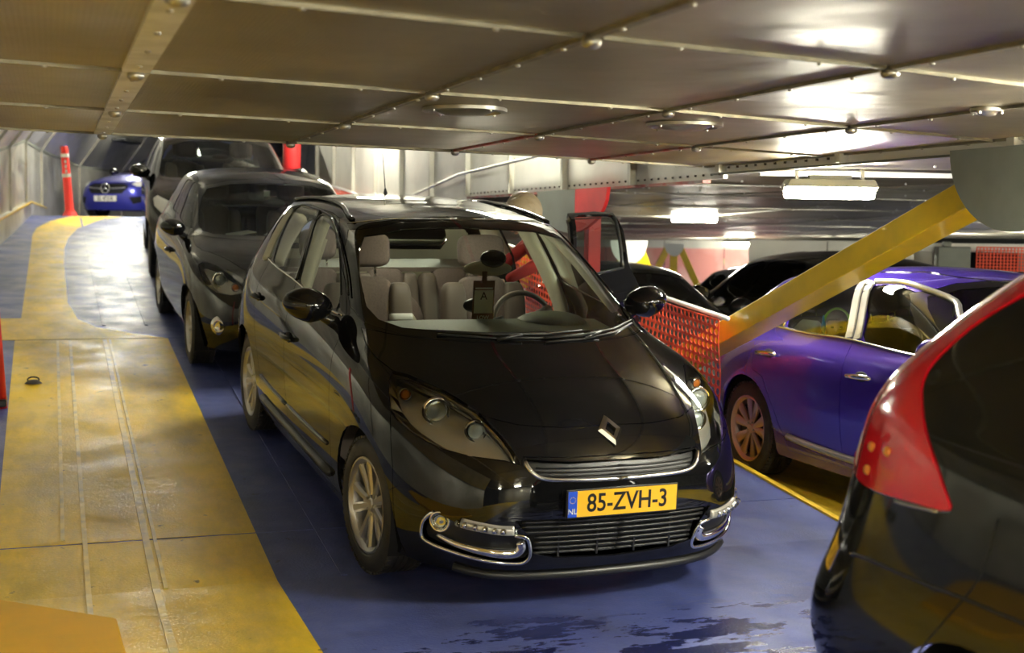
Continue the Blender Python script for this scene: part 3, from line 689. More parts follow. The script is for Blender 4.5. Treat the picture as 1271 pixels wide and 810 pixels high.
# small red mesh panel standing in front of the bulkhead
k=MB(); a=P2(.54,1.0)-Vector((.1,.25,0)); b=P2(.675,1.0)-Vector((.1,.25,0)); 
for i in range(17): p=a.lerp(b,i/16); k.bar(p+Vector((0,0,-.1)),p+Vector((0,0,.50)),.008,.012,(1,0,0))
for i in range(17): z=-.1+.60*i/16; k.bar(a+Vector((0,0,z)),b+Vector((0,0,z)),.008,.012)
tag(k.build('mesh_panel','net'),'red square mesh panel beyond the roof of the violet car','mesh panel')
k=MB(); k.tube([P2(.70,1.42)-Vector((.1,.3,0)),P2(.80,1.33)-Vector((.1,.3,0)),P2(.95,1.28)-Vector((.1,.3,0))],.075,14)
tag(k.build('exhaust_pipe','satin',None,True),'shiny grey round pipe at the right edge beyond the violet car','pipe')
# ---------------------------------------------------------------- deck fittings
def lamp(loc,rz_,L=.66,label=None,group=None,mt='lamp'):
    R=Matrix.Rotation(rz_,4,'Z'); t=empty('ceiling_lamp',loc,R); tag(t,label,'lamp',group)
    k=MB(); k.box((0,0,.045),(L+.04,.16,.05),taper=.9); k.box((0,0,.082),(L*.5,.05,.03)); k.build('housing','housing',t,bevel=.006)
    k=MB(); w=.07; P=[]
    for z,f in ((.018,1.),(-.03,.97),(-.048,.88)):
        for a,b in ((-1,-1),(1,-1),(1,1),(-1,1)): P.append((a*(L/2)*(1-(1-f)*.3),b*w*f,z))
    k.add(P,[(3,2,1,0)[::-1],(8,9,10,11)[::-1]]+[((i),(i+1)%4,(i+1)%4+4,i+4)[::-1] for i in range(4)]+[(i+4,(i+1)%4+4,(i+1)%4+8,i+8)[::-1] for i in range(4)])
    k.build('diffuser',mt,t,bevel=.006)
    for s_ in (-1,1):
        k=MB(); k.box((s_*(L/2+.012),0,.02),(.02,.07,.04)); k.build('end_clip','steel',t)
        k=MB(); k.bar((s_*L*.38,0,.06),(s_*L*.38,0,.14),.02,.02); k.build('hanger','steel',t)
    return t
lamp((4.53,6.97,1.885),-.30,.54,'brightest fluorescent lamp, above the violet car','lit lamps over the right lanes')
lamp((9.08,17.56,1.84),-.30,.66,'smaller fluorescent lamp, left of the brightest one','lit lamps over the right lanes')
lamp((15.3,27.3,1.40),-.30,.66,'smallest, farthest fluorescent lamp above the parked cars','lit lamps over the right lanes')
HID='added lamps outside the picture'  # unseen lamps added to bring the deck up to brightness
OUT=['over the right lanes beside the camera','over the far right lane','beyond the right edge over the second lane','high over the farthest right lanes','behind the camera over the violet car lane','at the far right end of the deck','just behind the camera','behind the camera over the black car lane','low on the left hull wall beside the ramp','higher on the left hull wall beside the tall car','high on the girder wall over the ramp foot','high on the girder wall over the ramp top','under the high ceiling over the ramp crest','under the high ceiling at the very back','under the low deck between the two lanes','under the low deck left of the camera','under the low deck behind the camera on the left']
for oi,(p,rz_) in enumerate((((5.6,2.6,1.93),1.3),((8.2,3.6,1.93),0),((12.5,9.5,1.93),0),((17.5,15,1.75),0),((6.5,-1.5,1.93),0),((19,22,1.5),0),((.75,-1.6,2.0),0),((2.9,-.6,2.0),0),
              ((-.95,11.2,2.7),1.5),((-.75,16.2,3.3),1.5),((3.9,11.0,3.5),1.57),((3.9,17.0,3.7),1.57),((1.2,23.5,4.2),0),((1.2,29.5,4.2),0),((3.68,3.3,1.965),1.57),((-1.7,2.6,1.98),1.57),((-1.7,-1.5,1.98),1.57))):
    lamp(p,rz_,.66 if p[2]<2.05 else 1.25,'added fluorescent lamp '+OUT[oi],HID,'lamp_hi' if oi in (3,4,5,6,7,8,9,10,11,12,13,14,15) else 'lamp')
# conduit tray carrying the near lamp
k=MB(); k.bar((4.3,7.42,2.005),(6.6,6.75,2.005),.05,.03); tag(k.build('cable_tray','white'),'pale cable tray running under the ceiling above the brightest lamp','cable tray')
# strut and half-round brackets
k=MB(); a=Vector((4.225,9.45,.30)); b=Vector((4.225,5.05,1.87)); k.bar(a,b,.14,.20,(1,0,0)); d=(b-a).normalized()
o=k.build('diagonal_strut','yellow_paint',None,bevel=.006); tag(o,'thick yellow diagonal strut in front of the violet car','strut')
def half_disc(name,x,yc,zt,ry,rz_,th,mt,label,cat='bracket',a0=0,a1=math.pi,par=None):
    n=24; poly=[(yc+ry*math.cos(a0+(a1-a0)*i/n),zt-rz_*math.sin(a0+(a1-a0)*i/n)) for i in range(n+1)]
    if a1-a0<3.1: poly.append((yc,zt))
    k=MB(); P=[(x,y,z) for y,z in poly]+[(x+th,y,z) for y,z in poly]; m=len(poly)
    k.add(P,[tuple(range(m))[::-1],tuple(range(m,2*m))]+[(i,(i+1)%m,(i+1)%m+m,i+m) for i in range(m)]); o=k.build(name,mt,par)
    if label: tag(o,label,cat)
    return o
half_disc('half_round_bracket',4.04,4.76,2.02,.44,.385,.03,'gusset','large grey half-round plate at the top of the yellow strut')
t=empty('half_round_bracket',(0,0,0)); tag(t,'half-round plate painted red and grey behind the open car door','bracket')
half_disc('red_plate',4.10,10.19,1.97,.80,.33,.03,'red_paint',None,a0=math.pi*.63-.3,a1=math.pi,par=t) if 0 else None
n=20
def seg(name,mt,y0,y1):
    ys_=[y0+(y1-y0)*i/n for i in range(n+1)]; poly=[(y,1.97-.36*math.sqrt(max(0,1-((y-10.2)/.79)**2))) for y in ys_]+[(y1,1.97),(y0,1.97)]
    k=MB(); m=len(poly); k.add([(4.10,y,z) for y,z in poly]+[(4.13,y,z) for y,z in poly],[tuple(range(m))[::-1],tuple(range(m,2*m))]+[(i,(i+1)%m,(i+1)%m+m,i+m) for i in range(m)]); k.build(name,mt,t)
seg('grey_half','gusset',10.08,10.99); seg('red_half','red_paint',9.41,10.08)
k=MB(); k.bar((4.2,9.93,.4),(4.2,9.93,1.75),.10,.11,(1,0,0)); tag(k.build('red_post','red_paint',None,bevel=.005),'vertical red post seen through the open car door window','post')
k=MB(); k.bar((4.2,11.9,.6),(4.2,11.2,1.9),.10,.08,(1,0,0)); k.build('strut','yellow_paint',t)
# far V struts with white half-round brackets
def vstrut(x,y,s_,zt_,label,arms):
    t=empty('strut_bracket',(x,y,0),Matrix.Rotation(-.33,4,'Z')); tag(t,label,'bracket'); zt=zt_
    n=16; k=MB(); poly=[(s_*.46*math.cos(math.pi*i/n),zt-s_*.60*math.sin(math.pi*i/n)) for i in range(n+1)]; m=len(poly)
    k.add([(a,0,z) for a,z in poly]+[(a,.04,z) for a,z in poly],[tuple(range(m)),tuple(range(m,2*m))[::-1]]+[(i,i+m,(i+1)%m+m,(i+1)%m) for i in range(m)]); k.build('half_round_plate','white',t)
    for dx in arms:
        k=MB(); k.bar((dx*.28*s_,.08,zt-.16*s_),(dx*1.25*s_,.08,zt-2.2*s_),.30*s_,.20*s_,(0,1,0)) if dx else k.bar((0,.08,zt-.3*s_),(0,.08,zt-2.2*s_),.34*s_,.2*s_,(0,1,0)); k.build('arm','yellow_paint',t)
vstrut(11.7,23.46,.42,1.42,'white half-round bracket with three yellow legs at the far end',(-1,0,1))
vstrut(8.35,18.3,.62,1.50,'white half-round bracket with yellow legs, just right of the open door',(-.3,.8))
# orange net fence along the ramp edge
nf=empty('safety_fence',(4.05,7.38,0)); tag(nf,'orange-red plastic net fence hung on a white rail along the ramp','fence')
def ftop(y): return 1.065+(y-7.38)*.0965-.03*math.sin((y-7.38)*1.7)**2*(.4)
k=MB(); k.tube([(0,y-7.38,1.065+(y-7.38)*.0965+.012) for y in np.linspace(7.34,22,10)],.016,8); k.build('top_rail','white',nf,True)
k=MB()
for y in (10.4,13.4,16.4,19.4): k.tube([(.02,y-7.38,rz(y)),(.02,y-7.38,1.07+(y-7.38)*.0965)],.016,8)
k.build('fence_post','white',nf,True)
cells=236; rows=14; cw=14.5/cells; ch=.054; V=[];F=[];vi={}
def npt(y,j):
    yy=7.38+y; z=ftop(yy)-j*ch*(1-.02*math.sin(yy*2.3)); x=.012*math.sin(yy*3.1+j*.5)+.02*math.sin(yy*1.3)*j/rows-.03
    return (x,y,z)
def vid(y,j):
    kk=(round(y,5),round(j,4))
    if kk not in vi: vi[kk]=len(V);V.append(npt(y,j))
    return vi[kk]
oc=[(math.cos(math.pi*2*(q+.5)/8),math.sin(math.pi*2*(q+.5)/8)) for q in range(8)]
for i in range(cells):
    y0=i*cw
    for j in range(rows):
        c=(y0+cw/2,j+.5); 
        inn=[vid(c[0]+cw*.40*a,c[1]+.41*b) for a,b in oc]
        co=[vid(y0+cw,j+.5+.5),vid(y0,j+1.),vid(y0,j+0.),vid(y0+cw,j+0.)]
        # octagon points: q0,q7 right; q1,q2 top(+j); q3,q4 left; q5,q6 bottom
        F+=[(co[0],inn[0],inn[1]),(co[0],inn[1],inn[2],co[1]),(co[1],inn[2],inn[3]),(co[1],inn[3],inn[4],co[2]),(co[2],inn[4],inn[5]),(co[2],inn[5],inn[6],co[3]),(co[3],inn[6],inn[7]),(co[3],inn[7],inn[0],co[0])]
k=MB(); k.add(V,F); k.build('net','net',nf,solid=.004)
# bollard, red hanging pad, red post at the left edge
R=Matrix.Rotation(-.07,4,'Y'); t=empty('bollard',(.27,23.0,rz(23)),R); tag(t,'red flexible bollard with white bands left of the blue hatchback','bollard')
k=MB(); k.lathe([(.0,1.15),(.055,1.15),(.06,1.13),(.062,.78),(.066,.76),(.07,.10),(.11,.04),(.13,0),(0,0)],20,'z'); k.build('post','red_plastic',t,40)
for z in (1.00,.67): k=MB(); k.lathe([(.064,z-.03),(.069,z-.03),(.069,z+.03),(.064,z+.03)],20,'z'); k.build('band','white_tape',t)
k=MB(); 
for z in (.90,.82,.74): k.box((0,-.066,z),(.03,.012,.05))
k.build('slot','white_tape',t)
k=MB(); k.lathe([(0,.02),(.11,0),(.13,.03),(.13,.50),(.11,.56),(0,.58)],16,'z',(3.3,19.1,2.47)); k.tube([(3.3,19.1,3.0),(3.3,19.1,4.33)],.02,6)
tag(k.build('red_pad','red_paint',None,True),'red rounded pad hanging over the cars behind the second black car','pad')
k=MB(); k.tube([(-.34,9.42,rz(9.4)),(-.42,9.42,1.7)],.035,10); rp_=empty('red_pole',(0,0,0)); tag(rp_,'dark red pole at the left edge of the picture','pole'); k.build('pole','red_paint',rp_,True)
k=MB(); k.box((-.42,9.5,rz(9.5)+.03),(.22,.3,.05)); k.box((-.5,9.1,rz(9.1)+.05),(.12,.12,.1)); k.build('pole_foot','trim',rp_,bevel=.01)
# ---------------------------------------------------------------- car builders
def car_root(name,label,x,y,yaw,z=0.,pitch=0.,cat='car',group=None):
    R=Matrix.Rotation(math.radians(yaw),4,'Z')@Matrix.Rotation(pitch,4,'Y')
    t=empty(name,(x,y,z),R); return tag(t,label,cat,group)
def handle(b,root,x,z,L=.18,mt='black'):
    for sg in (1,-1):
        if b.skip and (sg,x) in b.skip: continue
        p,n=b.at('side',(x,z),sg); q=[p+n*.004+Vector((L/2,0,0)),p+n*.03+Vector((L*.35,0,.004)),p+n*.036,p+n*.03+Vector((-L*.35,0,.004)),p+n*.004+Vector((-L/2,0,0))]
        k=MB(); k.tube([tuple(a) for a in q],[.012,.015,.016,.015,.012],8); k.ball(p+n*.001,(.06,.012,.03),12,6,m=1); k.build('door_handle',[mt,'dark'],root,True)
Body.skip=None
def mirror(root,x,y,z,mt='black',sc=1.,fold=0.,glassm='chrome',sides=(1,-1),out=.23):
    """x,y,z = foot on the door; the head stands outboard"""
    for sg in sides:
        h=Vector((x+.02,sg*(y+out*.55),z+.075)); k=MB()
        k.ball((0,0,0),1,20,12)
        P=[]
        for p in k.v:
            X,Y,Z=p; X=X if X>-.15 else -.15-(.02*(X+.15)); w=1.-.12*abs(Y)
            P.append((h.x+X*.10*sc+.02*Y*-1*0-.03*abs(Y),h.y+Y*.125*sc,h.z+(Z*.085*w+.012*Y*sg)*sc))
        k.v=P; k.tube([(x+.02,sg*(y-.02),z-.03),(x+.01,sg*(y+.03),z-.005),(h.x-.01,h.y-sg*.06,h.z-.045)],[.04,.03,.03],10)
        o=k.build('door_mirror',mt,root,True)
        g_=MB(); P=[(h.x-.024*sc,h.y+.10*sc*math.cos(a),h.z+.064*sc*math.sin(a)) for a in np.linspace(0,6.2832,21)[:-1]]; g_.add(P+[(p[0]-.006,p[1],p[2]) for p in P],[tuple(range(20)),tuple(range(20,40))[::-1]]+[(i,i+20,(i+1)%20+20,(i+1)%20) for i in range(20)]); g_.build('mirror_glass','chrome',o)
def seat(root,x,y,z,w=.50,h=.62,rear=False,cols=('seat','seat_side'),band=False,rake=.32,head=True):
    o=MB()
    def pad(mb,c,d,rot,m,n=5):
        # rounded pad: superellipsoid
        k=MB(); k.ball((0,0,0),1,20,14); P=[]
        for p in k.v:
            q=[math.copysign(abs(a)**.45,a) for a in p]; L=max(1e-6,1); P.append(Vector((q[0]*d[0]/2,q[1]*d[1]/2,q[2]*d[2]/2)))
        mx=1.0; P=[rot@p+Vector(c) for p in P]; mb.add(P,k.f,m)
    R=Matrix.Rotation(-rake,3,'Y')
    pad(o,(x+.16,y,z+.02),(.52,w*.6,.14),Matrix.Rotation(-.12,3,'Y'),0); 
    for s_ in (-1,1): pad(o,(x+.16,y+s_*w*.37,z+.035),(.50,w*.28,.17),Matrix.Rotation(-.12,3,'Y'),1)
    c=Vector((x-.10,y,z+.05))
    pad(o,c+R@Vector((0,0,h*.5)),(.12,w*.62,h),R,0)
    for s_ in (-1,1): pad(o,c+R@Vector((.02,s_*w*.36,h*.46)),(.16,w*.26,h*.92),R,1)
    s=o.build('seat',list(cols),root,True)
    if head:
        o=MB(); 
        pad(o,c+R@Vector((.01,0,h+.155)),(.12,w*.54,.20),R,0)
        for s_ in (-.06,.06): o.tube([c+R@Vector((0,s_,h-.02)),c+R@Vector((0,s_,h+.10))],.007,6,m=1)
        o.build('headrest',[cols[0],'chrome'],s,True)
    if band:
        o=MB(); pad(o,c+R@Vector((.022,w*.36*band,h*.50)),(.165,w*.275,.055),R,0); o.build('white_label','white',s,True)
    return s
def steering(root,x,y,z,r=.185,tilt=.45):
    k=MB(); R=Matrix.Rotation(-tilt,3,'Y')
    c=Vector((x,y,z)); k.tube([c+R@Vector((0,r*math.cos(a),r*math.sin(a))) for a in np.linspace(0,6.2832,33)[:-1]],.016,8,closed=True)
    for a in (0,math.pi,-math.pi/2): k.bar(c,c+R@Vector((.0,r*math.cos(a),r*math.sin(a))),.035,.02,(1,0,0))
    k.ball(c,(.03,.07,.06),12,8); k.tube([c,c+R@Vector((.35,0,-.0))],.03,8)
    return k.build('steering_wheel','seat_side',root,True)
def dash(root,xb,xf,z,w,mt='dash',bin_y=None):
    """xb = windscreen base side, xf = passenger side edge"""
    k=MB(); prof=[(xb,z-.02),(xb-.10,z+.0),(xf+.12,z+.02),(xf+.03,z-.0),(xf,z-.06),(xf+.02,z-.22),(xf+.14,z-.50),(xb,z-.5)]
    n=12; P=[];m=len(prof)
    for i in range(n+1):
        y=-w+2*w*i/n; e=1-(abs(y)/w)**3*.10
        for a,b in prof: P.append((a+(xb-a)*0-(abs(y)/w)**2*.16*(1 if a>xf+.15 else .4),y,b-(abs(y)/w)**4*.02))
    k.add(P,[(i*m+j,(i+1)*m+j,(i+1)*m+(j+1)%m,i*m+(j+1)%m) for i in range(n) for j in range(m)])
    if bin_y is not None: k.ball((xf+.14,bin_y,z+.0),(.16,.20,.06),16,10)
    return k.build('dashboard',mt,root,40)
def underbody(root,x0,x1,w,z=.22,zf=None):
    k=MB(); k.box(((x0+x1)/2,0,z-.02),(x1-x0,w*2,.05)); k.build('floor_pan','dark',root)
def plate(root,P,n,txt,size,kind='nl',band='NL'):
    """P centre, n outward direction (horizontal)"""
    n=Vector(n).normalized(); u=Vector((0,0,1)); x=u.cross(n).normalized(); up=n.cross(x)
    w,h=size; mt='plate_y' if kind=='nl' else 'plate_w'
    F=frame(P,x,up,n); k=MB(); k.box((0,0,-.004),(w+.012,h+.012,.008),m=0); k.v=[tuple(F@Vector(v)) for v in k.v]; o=k.build('plate_frame','trim',root,bevel=.002)
    k=MB(); k.box((0,0,.001),(w,h,.004)); k.v=[tuple(F@Vector(v)) for v in k.v]; pl=k.build('number_plate',mt,root)
    if band:
        k=MB(); k.box((-w/2+.021,0,.002),(.042,h,.004)); k.v=[tuple(F@Vector(v)) for v in k.v]; k.build('blue_band','plate_b',pl)
        text('country_letters',band,.034,'white',F@Matrix.Translation((-w/2+.021,-h*.28,.0045)),pl)
        if kind=='nl':
            k=MB()
            for i in range(12):
                a=i*math.pi/6; k.ball((-w/2+.021+.013*math.cos(a),h*.16+.013*math.sin(a),.004),(.0022,.0022,.001),5,3)
            k.v=[tuple(F@Vector(v)) for v in k.v]; k.build('star_ring','plate_y',pl)
    text('plate_characters',txt,h*.98,'ink',F@Matrix.Translation((.022 if band else 0,-.002,.0035)),pl,.0006,.86,bold=.0016)
    return pl
def lamp_unit(b,root,nm,sgs,proj,paint='chrome',depth=.07,extra=None):
    """bucket and reflectors behind a clear lens region"""
    t=b.region(nm)
    for sg in sgs:
        lens=b.parts[(nm,sg)]
        emit(b.s,b.P,b.N,t,'lamp_bucket',paint if isinstance(paint,str) else paint[0],lens,(sg,),off=-depth,gap=.012,fl=-depth+.008)
        for (x,y,z,r,kind) in proj:
            k=MB(); c=Vector((x,sg*y,z)); d=Vector((1,sg*.12,0)).normalized()
            R=Vector((1,0,0)).rotation_difference(d).to_matrix()
            pr_=[(r*1.35,-.0),(r*1.25,.02),(r*1.05,-.005),(r*.98,-.03),(0,-.03)]
            k.lathe(pr_,24,'x'); k.v=[tuple(R@Vector(v)+c) for v in k.v]; o=k.build('reflector_ring','chrome',lens,True)
            k=MB(); k.ball(c+d*.004,(r*.55,r*.95,r*.95),18,12,rot=R); k.build('projector_lens' if kind!='amber' else 'indicator_bulb',{'clear':'headglass','amber':'amber','dark':'frit'}[kind],lens,True)
M['headglass']=mat('projector_glass',(.55,.6,.56),.03,.3,1)
M['lamp_grey']=mat('lamp_inner_grey',(.80,.77,.70),.36,.75)
# ---------------------------------------------------------------- the main car
WB=-2.702
main=car_root('mpv_car','black compact people carrier with yellow plate 85-ZVH-3 in the foreground',2.229,5.964,-86.76,.0101,.1047)
HL=[(.032,-.771,.960),(.100,-.723,.958),(.202,-.675,.943),(.303,-.622,.927),(.396,-.583,.906),(.496,-.537,.880),(.596,-.506,.841),(.685,-.475,.797),(.747,-.455,.753),(.790,-.440,.710),(.755,-.501,.723),(.699,-.583,.725),(.623,-.656,.728),(.556,-.707,.732),(.482,-.750,.746),(.388,-.797,.770),(.300,-.827,.801),(.226,-.839,.840),(.146,-.825,.896),(.076,-.800,.936)]
FG=[(-1.80,1.500),(-1.666,1.507),(-1.528,1.488),(-1.317,1.411),(-1.051,1.27),(-.90,1.165),(-.875,1.105),(-1.10,1.105),(-1.35,1.122),(-1.60,1.143),(-1.66,1.22),(-1.73,1.35)]
QG=[(-.862,1.135),(-.80,1.105),(-.725,1.095),(-.78,1.094),(-.845,1.10)]
RG=[(-2.40,1.492),(-2.232,1.507),(-2.05,1.512),(-1.905,1.508),(-1.83,1.37),(-1.76,1.25),(-1.69,1.145),(-1.894,1.143),(-2.10,1.153),(-2.286,1.166),(-2.339,1.209),(-2.40,1.35)]
RQ=[(-2.455,1.485),(-2.56,1.462),(-2.66,1.40),(-2.66,1.30),(-2.56,1.20),(-2.47,1.175),(-2.38,1.185),(-2.40,1.27),(-2.44,1.40)]
WS=[(0,1.118),(.142,1.115),(.431,1.113),(.626,1.104),(.697,1.118),(.716,1.158),(.684,1.286),(.64,1.389),(.588,1.456),(.387,1.500),(.2,1.513),(0,1.518)]
WF=[(0,1.085),(.25,1.085),(.45,1.083),(.64,1.080),(.755,1.092),(.765,1.14),(.728,1.28),(.685,1.385),(.635,1.472),(.39,1.528),(.2,1.543),(0,1.548)]
GR=[(0,.720),(.211,.718),(.33,.724),(.408,.731),(.412,.719),(.388,.684),(.357,.660),(.223,.651),(0,.648)]
LG=[(0,.484),(.317,.488),(.472,.484),(.417,.427),(.392,.337),(.286,.309),(0,.296)]
FP=[(.599,-.754,.471),(.560,-.775,.42),(.539,-.779,.366),(.541,-.770,.330),(.597,-.736,.317),(.681,-.672,.306),(.739,-.608,.297),(.781,-.527,.284),(.806,-.445,.280),(.820,-.401,.288),(.837,-.389,.323),(.852,-.402,.38),(.852,-.425,.41),(.849,-.47,.425),(.80,-.56,.43),(.72,-.655,.44),(.66,-.71,.455)]
ab=lambda L:[(a,abs(b_),c) for a,b_,c in L]
def fy(L): return [(abs(b_),c) for a,b_,c in L]
regs=[
 dict(n=None,p=arch(0,.365)), dict(n=None,p=arch(WB,.365)),
 dict(n='windscreen',m='screen',p=[('front',WS)],off=-.002,g=0,fl=0),
 dict(n='windscreen_border',m='frit',p=[('front',WF)],off=-.001,g=.001,fl=.01),
 dict(n='headlamp',m='lens',p=[('front',fy(HL))],split=1,g=.001,fl=0),
 dict(n='upper_grille',m='trim',p=[('front',GR)],off=-.022,g=0,fl=-.022),
 dict(n='lower_grille',m='dark',p=[('front',LG)],off=-.035,g=0,fl=-.035),
 dict(n='fog_panel',m='trim',p=[('front',fy(FP))],split=1,off=-.03,g=0,fl=-.03),
 dict(n='front_side_glass',m='glass',p=[('side',FG)],c=3,split=1,off=-.004,g=0,fl=0,**{'in':'front_door'}),
 dict(n='quarter_glass',m='glass',p=[('side',QG)],c=3,split=1,off=-.004,g=0,fl=0),
 dict(n='rear_side_glass',m='glass',p=[('side',RG)],c=3,split=1,sides=(-1,),off=-.004,g=0,fl=0),
 dict(n='rear_quarter_glass',m='tint',p=[('side',RQ)],c=3,split=1,off=-.004,g=0,fl=0),
 dict(n='rear_window',m='glass',p=[('rear',[(0,1.16),(.35,1.16),(.60,1.17),(.62,1.25),(.52,1.44),(.3,1.455),(0,1.46)])],off=-.003,g=0,fl=0),
 dict(n='front_door',m='black',p=[('side',[(-.47,.27),(-.49,.60),(-.545,.85),(-.60,1.0),(-.66,1.065),(-.715,1.10),(-.80,1.155),(-1.05,1.305),(-1.317,1.442),(-1.50,1.512),(-1.68,1.528),(-1.86,1.528),(-1.76,1.31),(-1.655,1.14),(-1.59,.95),(-1.565,.84),(-1.475,.463),(-1.46,.27)])],split=1),
 dict(n='rear_door',m='black',p=[('side',[(-1.46,.27),(-1.475,.463),(-1.565,.84),(-1.59,.95),(-1.655,1.14),(-1.76,1.31),(-1.86,1.528),(-2.2,1.528),(-2.42,1.512),(-2.44,1.40),(-2.37,1.19),(-2.42,1.05),(-2.40,.86),(-2.32,.70),(-2.25,.58),(-2.20,.46),(-2.19,.27)])],split=1,sides=(-1,)),
 dict(n='bonnet',m='black',p=[('front',[(0,.842),(.214,.838),(.40,.845),(.515,.862)]),('3d',ab([(.52,.530,.872),(.396,.581,.908),(.303,.620,.929),(.202,.673,.945),(.100,.722,.960),(.025,.772,.966),(-.15,.800,.99),(-.35,.800,1.03),(-.50,.775,1.07)])),('front',[(.70,1.074),(.45,1.079),(.25,1.081),(0,1.081)])]),
 dict(n='front_bumper',m='black',p=[('front',[(0,.738),(.20,.736),(.42,.738)]),('3d',ab([(.792,-.436,.708),(.755,-.501,.721),(.699,-.583,.723),(.623,-.656,.726),(.556,-.707,.730),(.482,-.750,.744),(.388,-.797,.768),(.300,-.827,.799),(.240,-.845,.825)])),('side',[(.30,.72),(.345,.60),(.36,.50),(.37,.40),(.38,.28),(.40,.19)]),('front',[(.6,.18),(.3,.18),(0,.18)])]),
]
B=Body(MAIN_NET,regs,main,'black',.08,.11); B.skip={(1,-2.35)}
underbody(main,.34,-3.25,.74)
wm=wheel_proto(.322,.205,.222,'twin5','alloy'); wheels(main,wm,WB,.775,.322,steer=.09,liner=.36)
# open rear left door: the same skin turned about its hinge
Rh=Matrix.Translation((-1.58,.88,0))@Matrix.Rotation(math.radians(-58),4,'Z')@Matrix.Translation((1.58,-.88,0))
od=emit(B.s,B.P,B.N,B.region('rear_door'),'open_rear_door','black',main,(1,),gap=.002,fl=.03); od.matrix_local=Rh
emit(B.s,B.P,B.N,B.region('rear_side_glass'),'door_window','tint',od,(1,),off=-.012,gap=0,fl=0)
inn=emit(B.s,B.P,B.N,B.region('rear_door'),'door_inner_panel','seat_side',od,(1,),off=-.045,gap=.012,fl=0)
k=MB(); k.tube(B.line('side',[(-2.285,1.17),(-2.40,1.49)],1,-.006),.012,6); k.tube(B.line('side',[(-1.70,1.145),(-2.29,1.168)],1,-.002),.008,6); k.build('window_bar','trim',od,True)
k=MB(); k.box((-1.95,.885,.95),(.3,.03,.06)); k.build('armrest','beige',od,bevel=.01)
# window trims
for sg in (1,-1):
    k=MB(); k.tube(B.line('side',[(-.75,1.090),(-1.10,1.093),(-1.60,1.131)]+([(-2.2,1.150),(-2.45,1.165)] if sg<0 else []),sg,.002),.006,6); k.build('window_sill_trim','satin',main,True)
    k=MB(); k.tube(B.line('side',[(-.90,1.175),(-1.317,1.425),(-1.528,1.502),(-1.8,1.52)]+([(-2.2,1.52),(-2.42,1.50),(-2.6,1.45)] if sg<0 else []),sg,.001),.005,6); k.build('window_top_trim','trim',main,True)
    k=MB(); k.tube(B.line('front',[(.655,1.475),(.62,1.49)] if 0 else [(.35,1.545),(.62,1.50)],sg,0),.003,5)
    pl_=[];
for sg in (1,-1): k=MB(); k.tube(B.line('side',[(-1.545,1.50),(-1.30,1.425),(-1.0,1.29),(-.80,1.18)],sg,.012),.006,6); k.build('pillar_trim','black',main,True)
k=MB(); 
for x0,x1 in ((-1.72,-1.81),): k.bar(B.at('side',(-1.67,1.14),-1,-.002)[0],B.at('side',(-1.865,1.515),-1,-.002)[0],.05,.02,(0,1,0))
k.build('pillar_cover','frit',main)
for sg in (1,-1):
    k=MB(); k.tube([tuple(p+Vector((0,0,.004))) for p in B.line('side',[(-1.35,1.512),(-1.7,1.55),(-2.3,1.55),(-2.75,1.50)],sg,.008)],.012,8); k.build('roof_rail','black',main,True)
    k=MB(); k.tube(B.line('side',[(-.52,.33),(-1.4,.33),(-2.16,.34)],sg,.004),.022,8); k.build('sill_moulding','trim',main,True)
    k=MB(); k.tube(B.line('side',[(-.55,.475),(-1.0,.46),(-1.45,.455)],sg,.0),.012,8); k.tube(B.line('side',[(-1.50,.455),(-1.9,.46),(-2.17,.475)],sg,.0) if sg<0 else [(0,0,.3),(0,0,.31)],.012,8); k.build('door_moulding','black',main,True)
handle(B,main,-1.46,.845,.19); 
p_,n_=B.at('side',(-2.33,.94),-1); k=MB(); k.tube([p_+n_*.004+Vector((.09,0,0)),p_+n_*.035,p_+n_*.004+Vector((-.09,0,0))],[.012,.016,.012],8); k.ball(p_,(.06,.012,.03),12,6); k.build('door_handle','black',main,True)
mirror(main,-.80,.83,1.065,'black',1.05,out=.26)
# badge, grille, plates
bp,bn=B.at('front',(0,.822),1,.004); bx=Vector((0,1,0)); by=bn.cross(bx)*1.0; by=by if by.z>0 else -by
Fm=frame(bp,bx,by,bn)
k=MB(); o_=[(0,.084),(.058,0),(0,-.084),(-.058,0)]; i_=[(0,.040),(.026,0),(0,-.040),(-.026,0)]
P=[Fm@Vector((a,b_,0)) for a,b_ in o_]+[Fm@Vector((a*.78,b_*.78,.014)) for a,b_ in o_]+[Fm@Vector((a,b_,.010)) for a,b_ in i_]+[Fm@Vector((a,b_,0)) for a,b_ in i_]
k.add(P,[(i+4*j,(i+1)%4+4*j,(i+1)%4+4*j+4,i+4*j+4) for j in range(3) for i in range(4)]); k.build('badge','chrome',main)
k=MB(); k.tube(B.line('front',[(0,.646),(.18,.648),(.34,.656),(.395,.682),(.418,.722)],1,-.002),.011,8); k.tube(B.line('front',[(0,.646),(.18,.648),(.34,.656),(.395,.682),(.418,.722)],-1,-.002),.011,8); k.build('grille_lip','satin',main,True)
k=MB()
for z in (.668,.684,.700): k.tube(B.line('front',[(0,z),(.2,z),(.375,z+.004)],1,-.014),.004,5); k.tube(B.line('front',[(0,z),(.2,z),(.375,z+.004)],-1,-.014),.004,5)
k.build('grille_bars','trim',main,True)
for z in (.325,.350,.375,.400,.425,.450,.472):
    w=.40+.06*(z>.4); k=MB()
    for sg in (1,-1): k.tube(B.line('front',[(0,z),(.15,z),(w*.6,z),(w-.02,z)],sg,-.016),[.006]*17 if 0 else .0065,6)
    k.build('grille_slat','trim',main,True)
k=MB()
for y in (-.27,-.09,.09,.27): p=B.at('front',(abs(y),.40),1 if y>0 else -1,-.024)[0]; k.bar(p+Vector((0,0,-.09)),p+Vector((0,0,.08)),.008,.006,(1,0,0))
k.build('grille_ribs','trim',main)
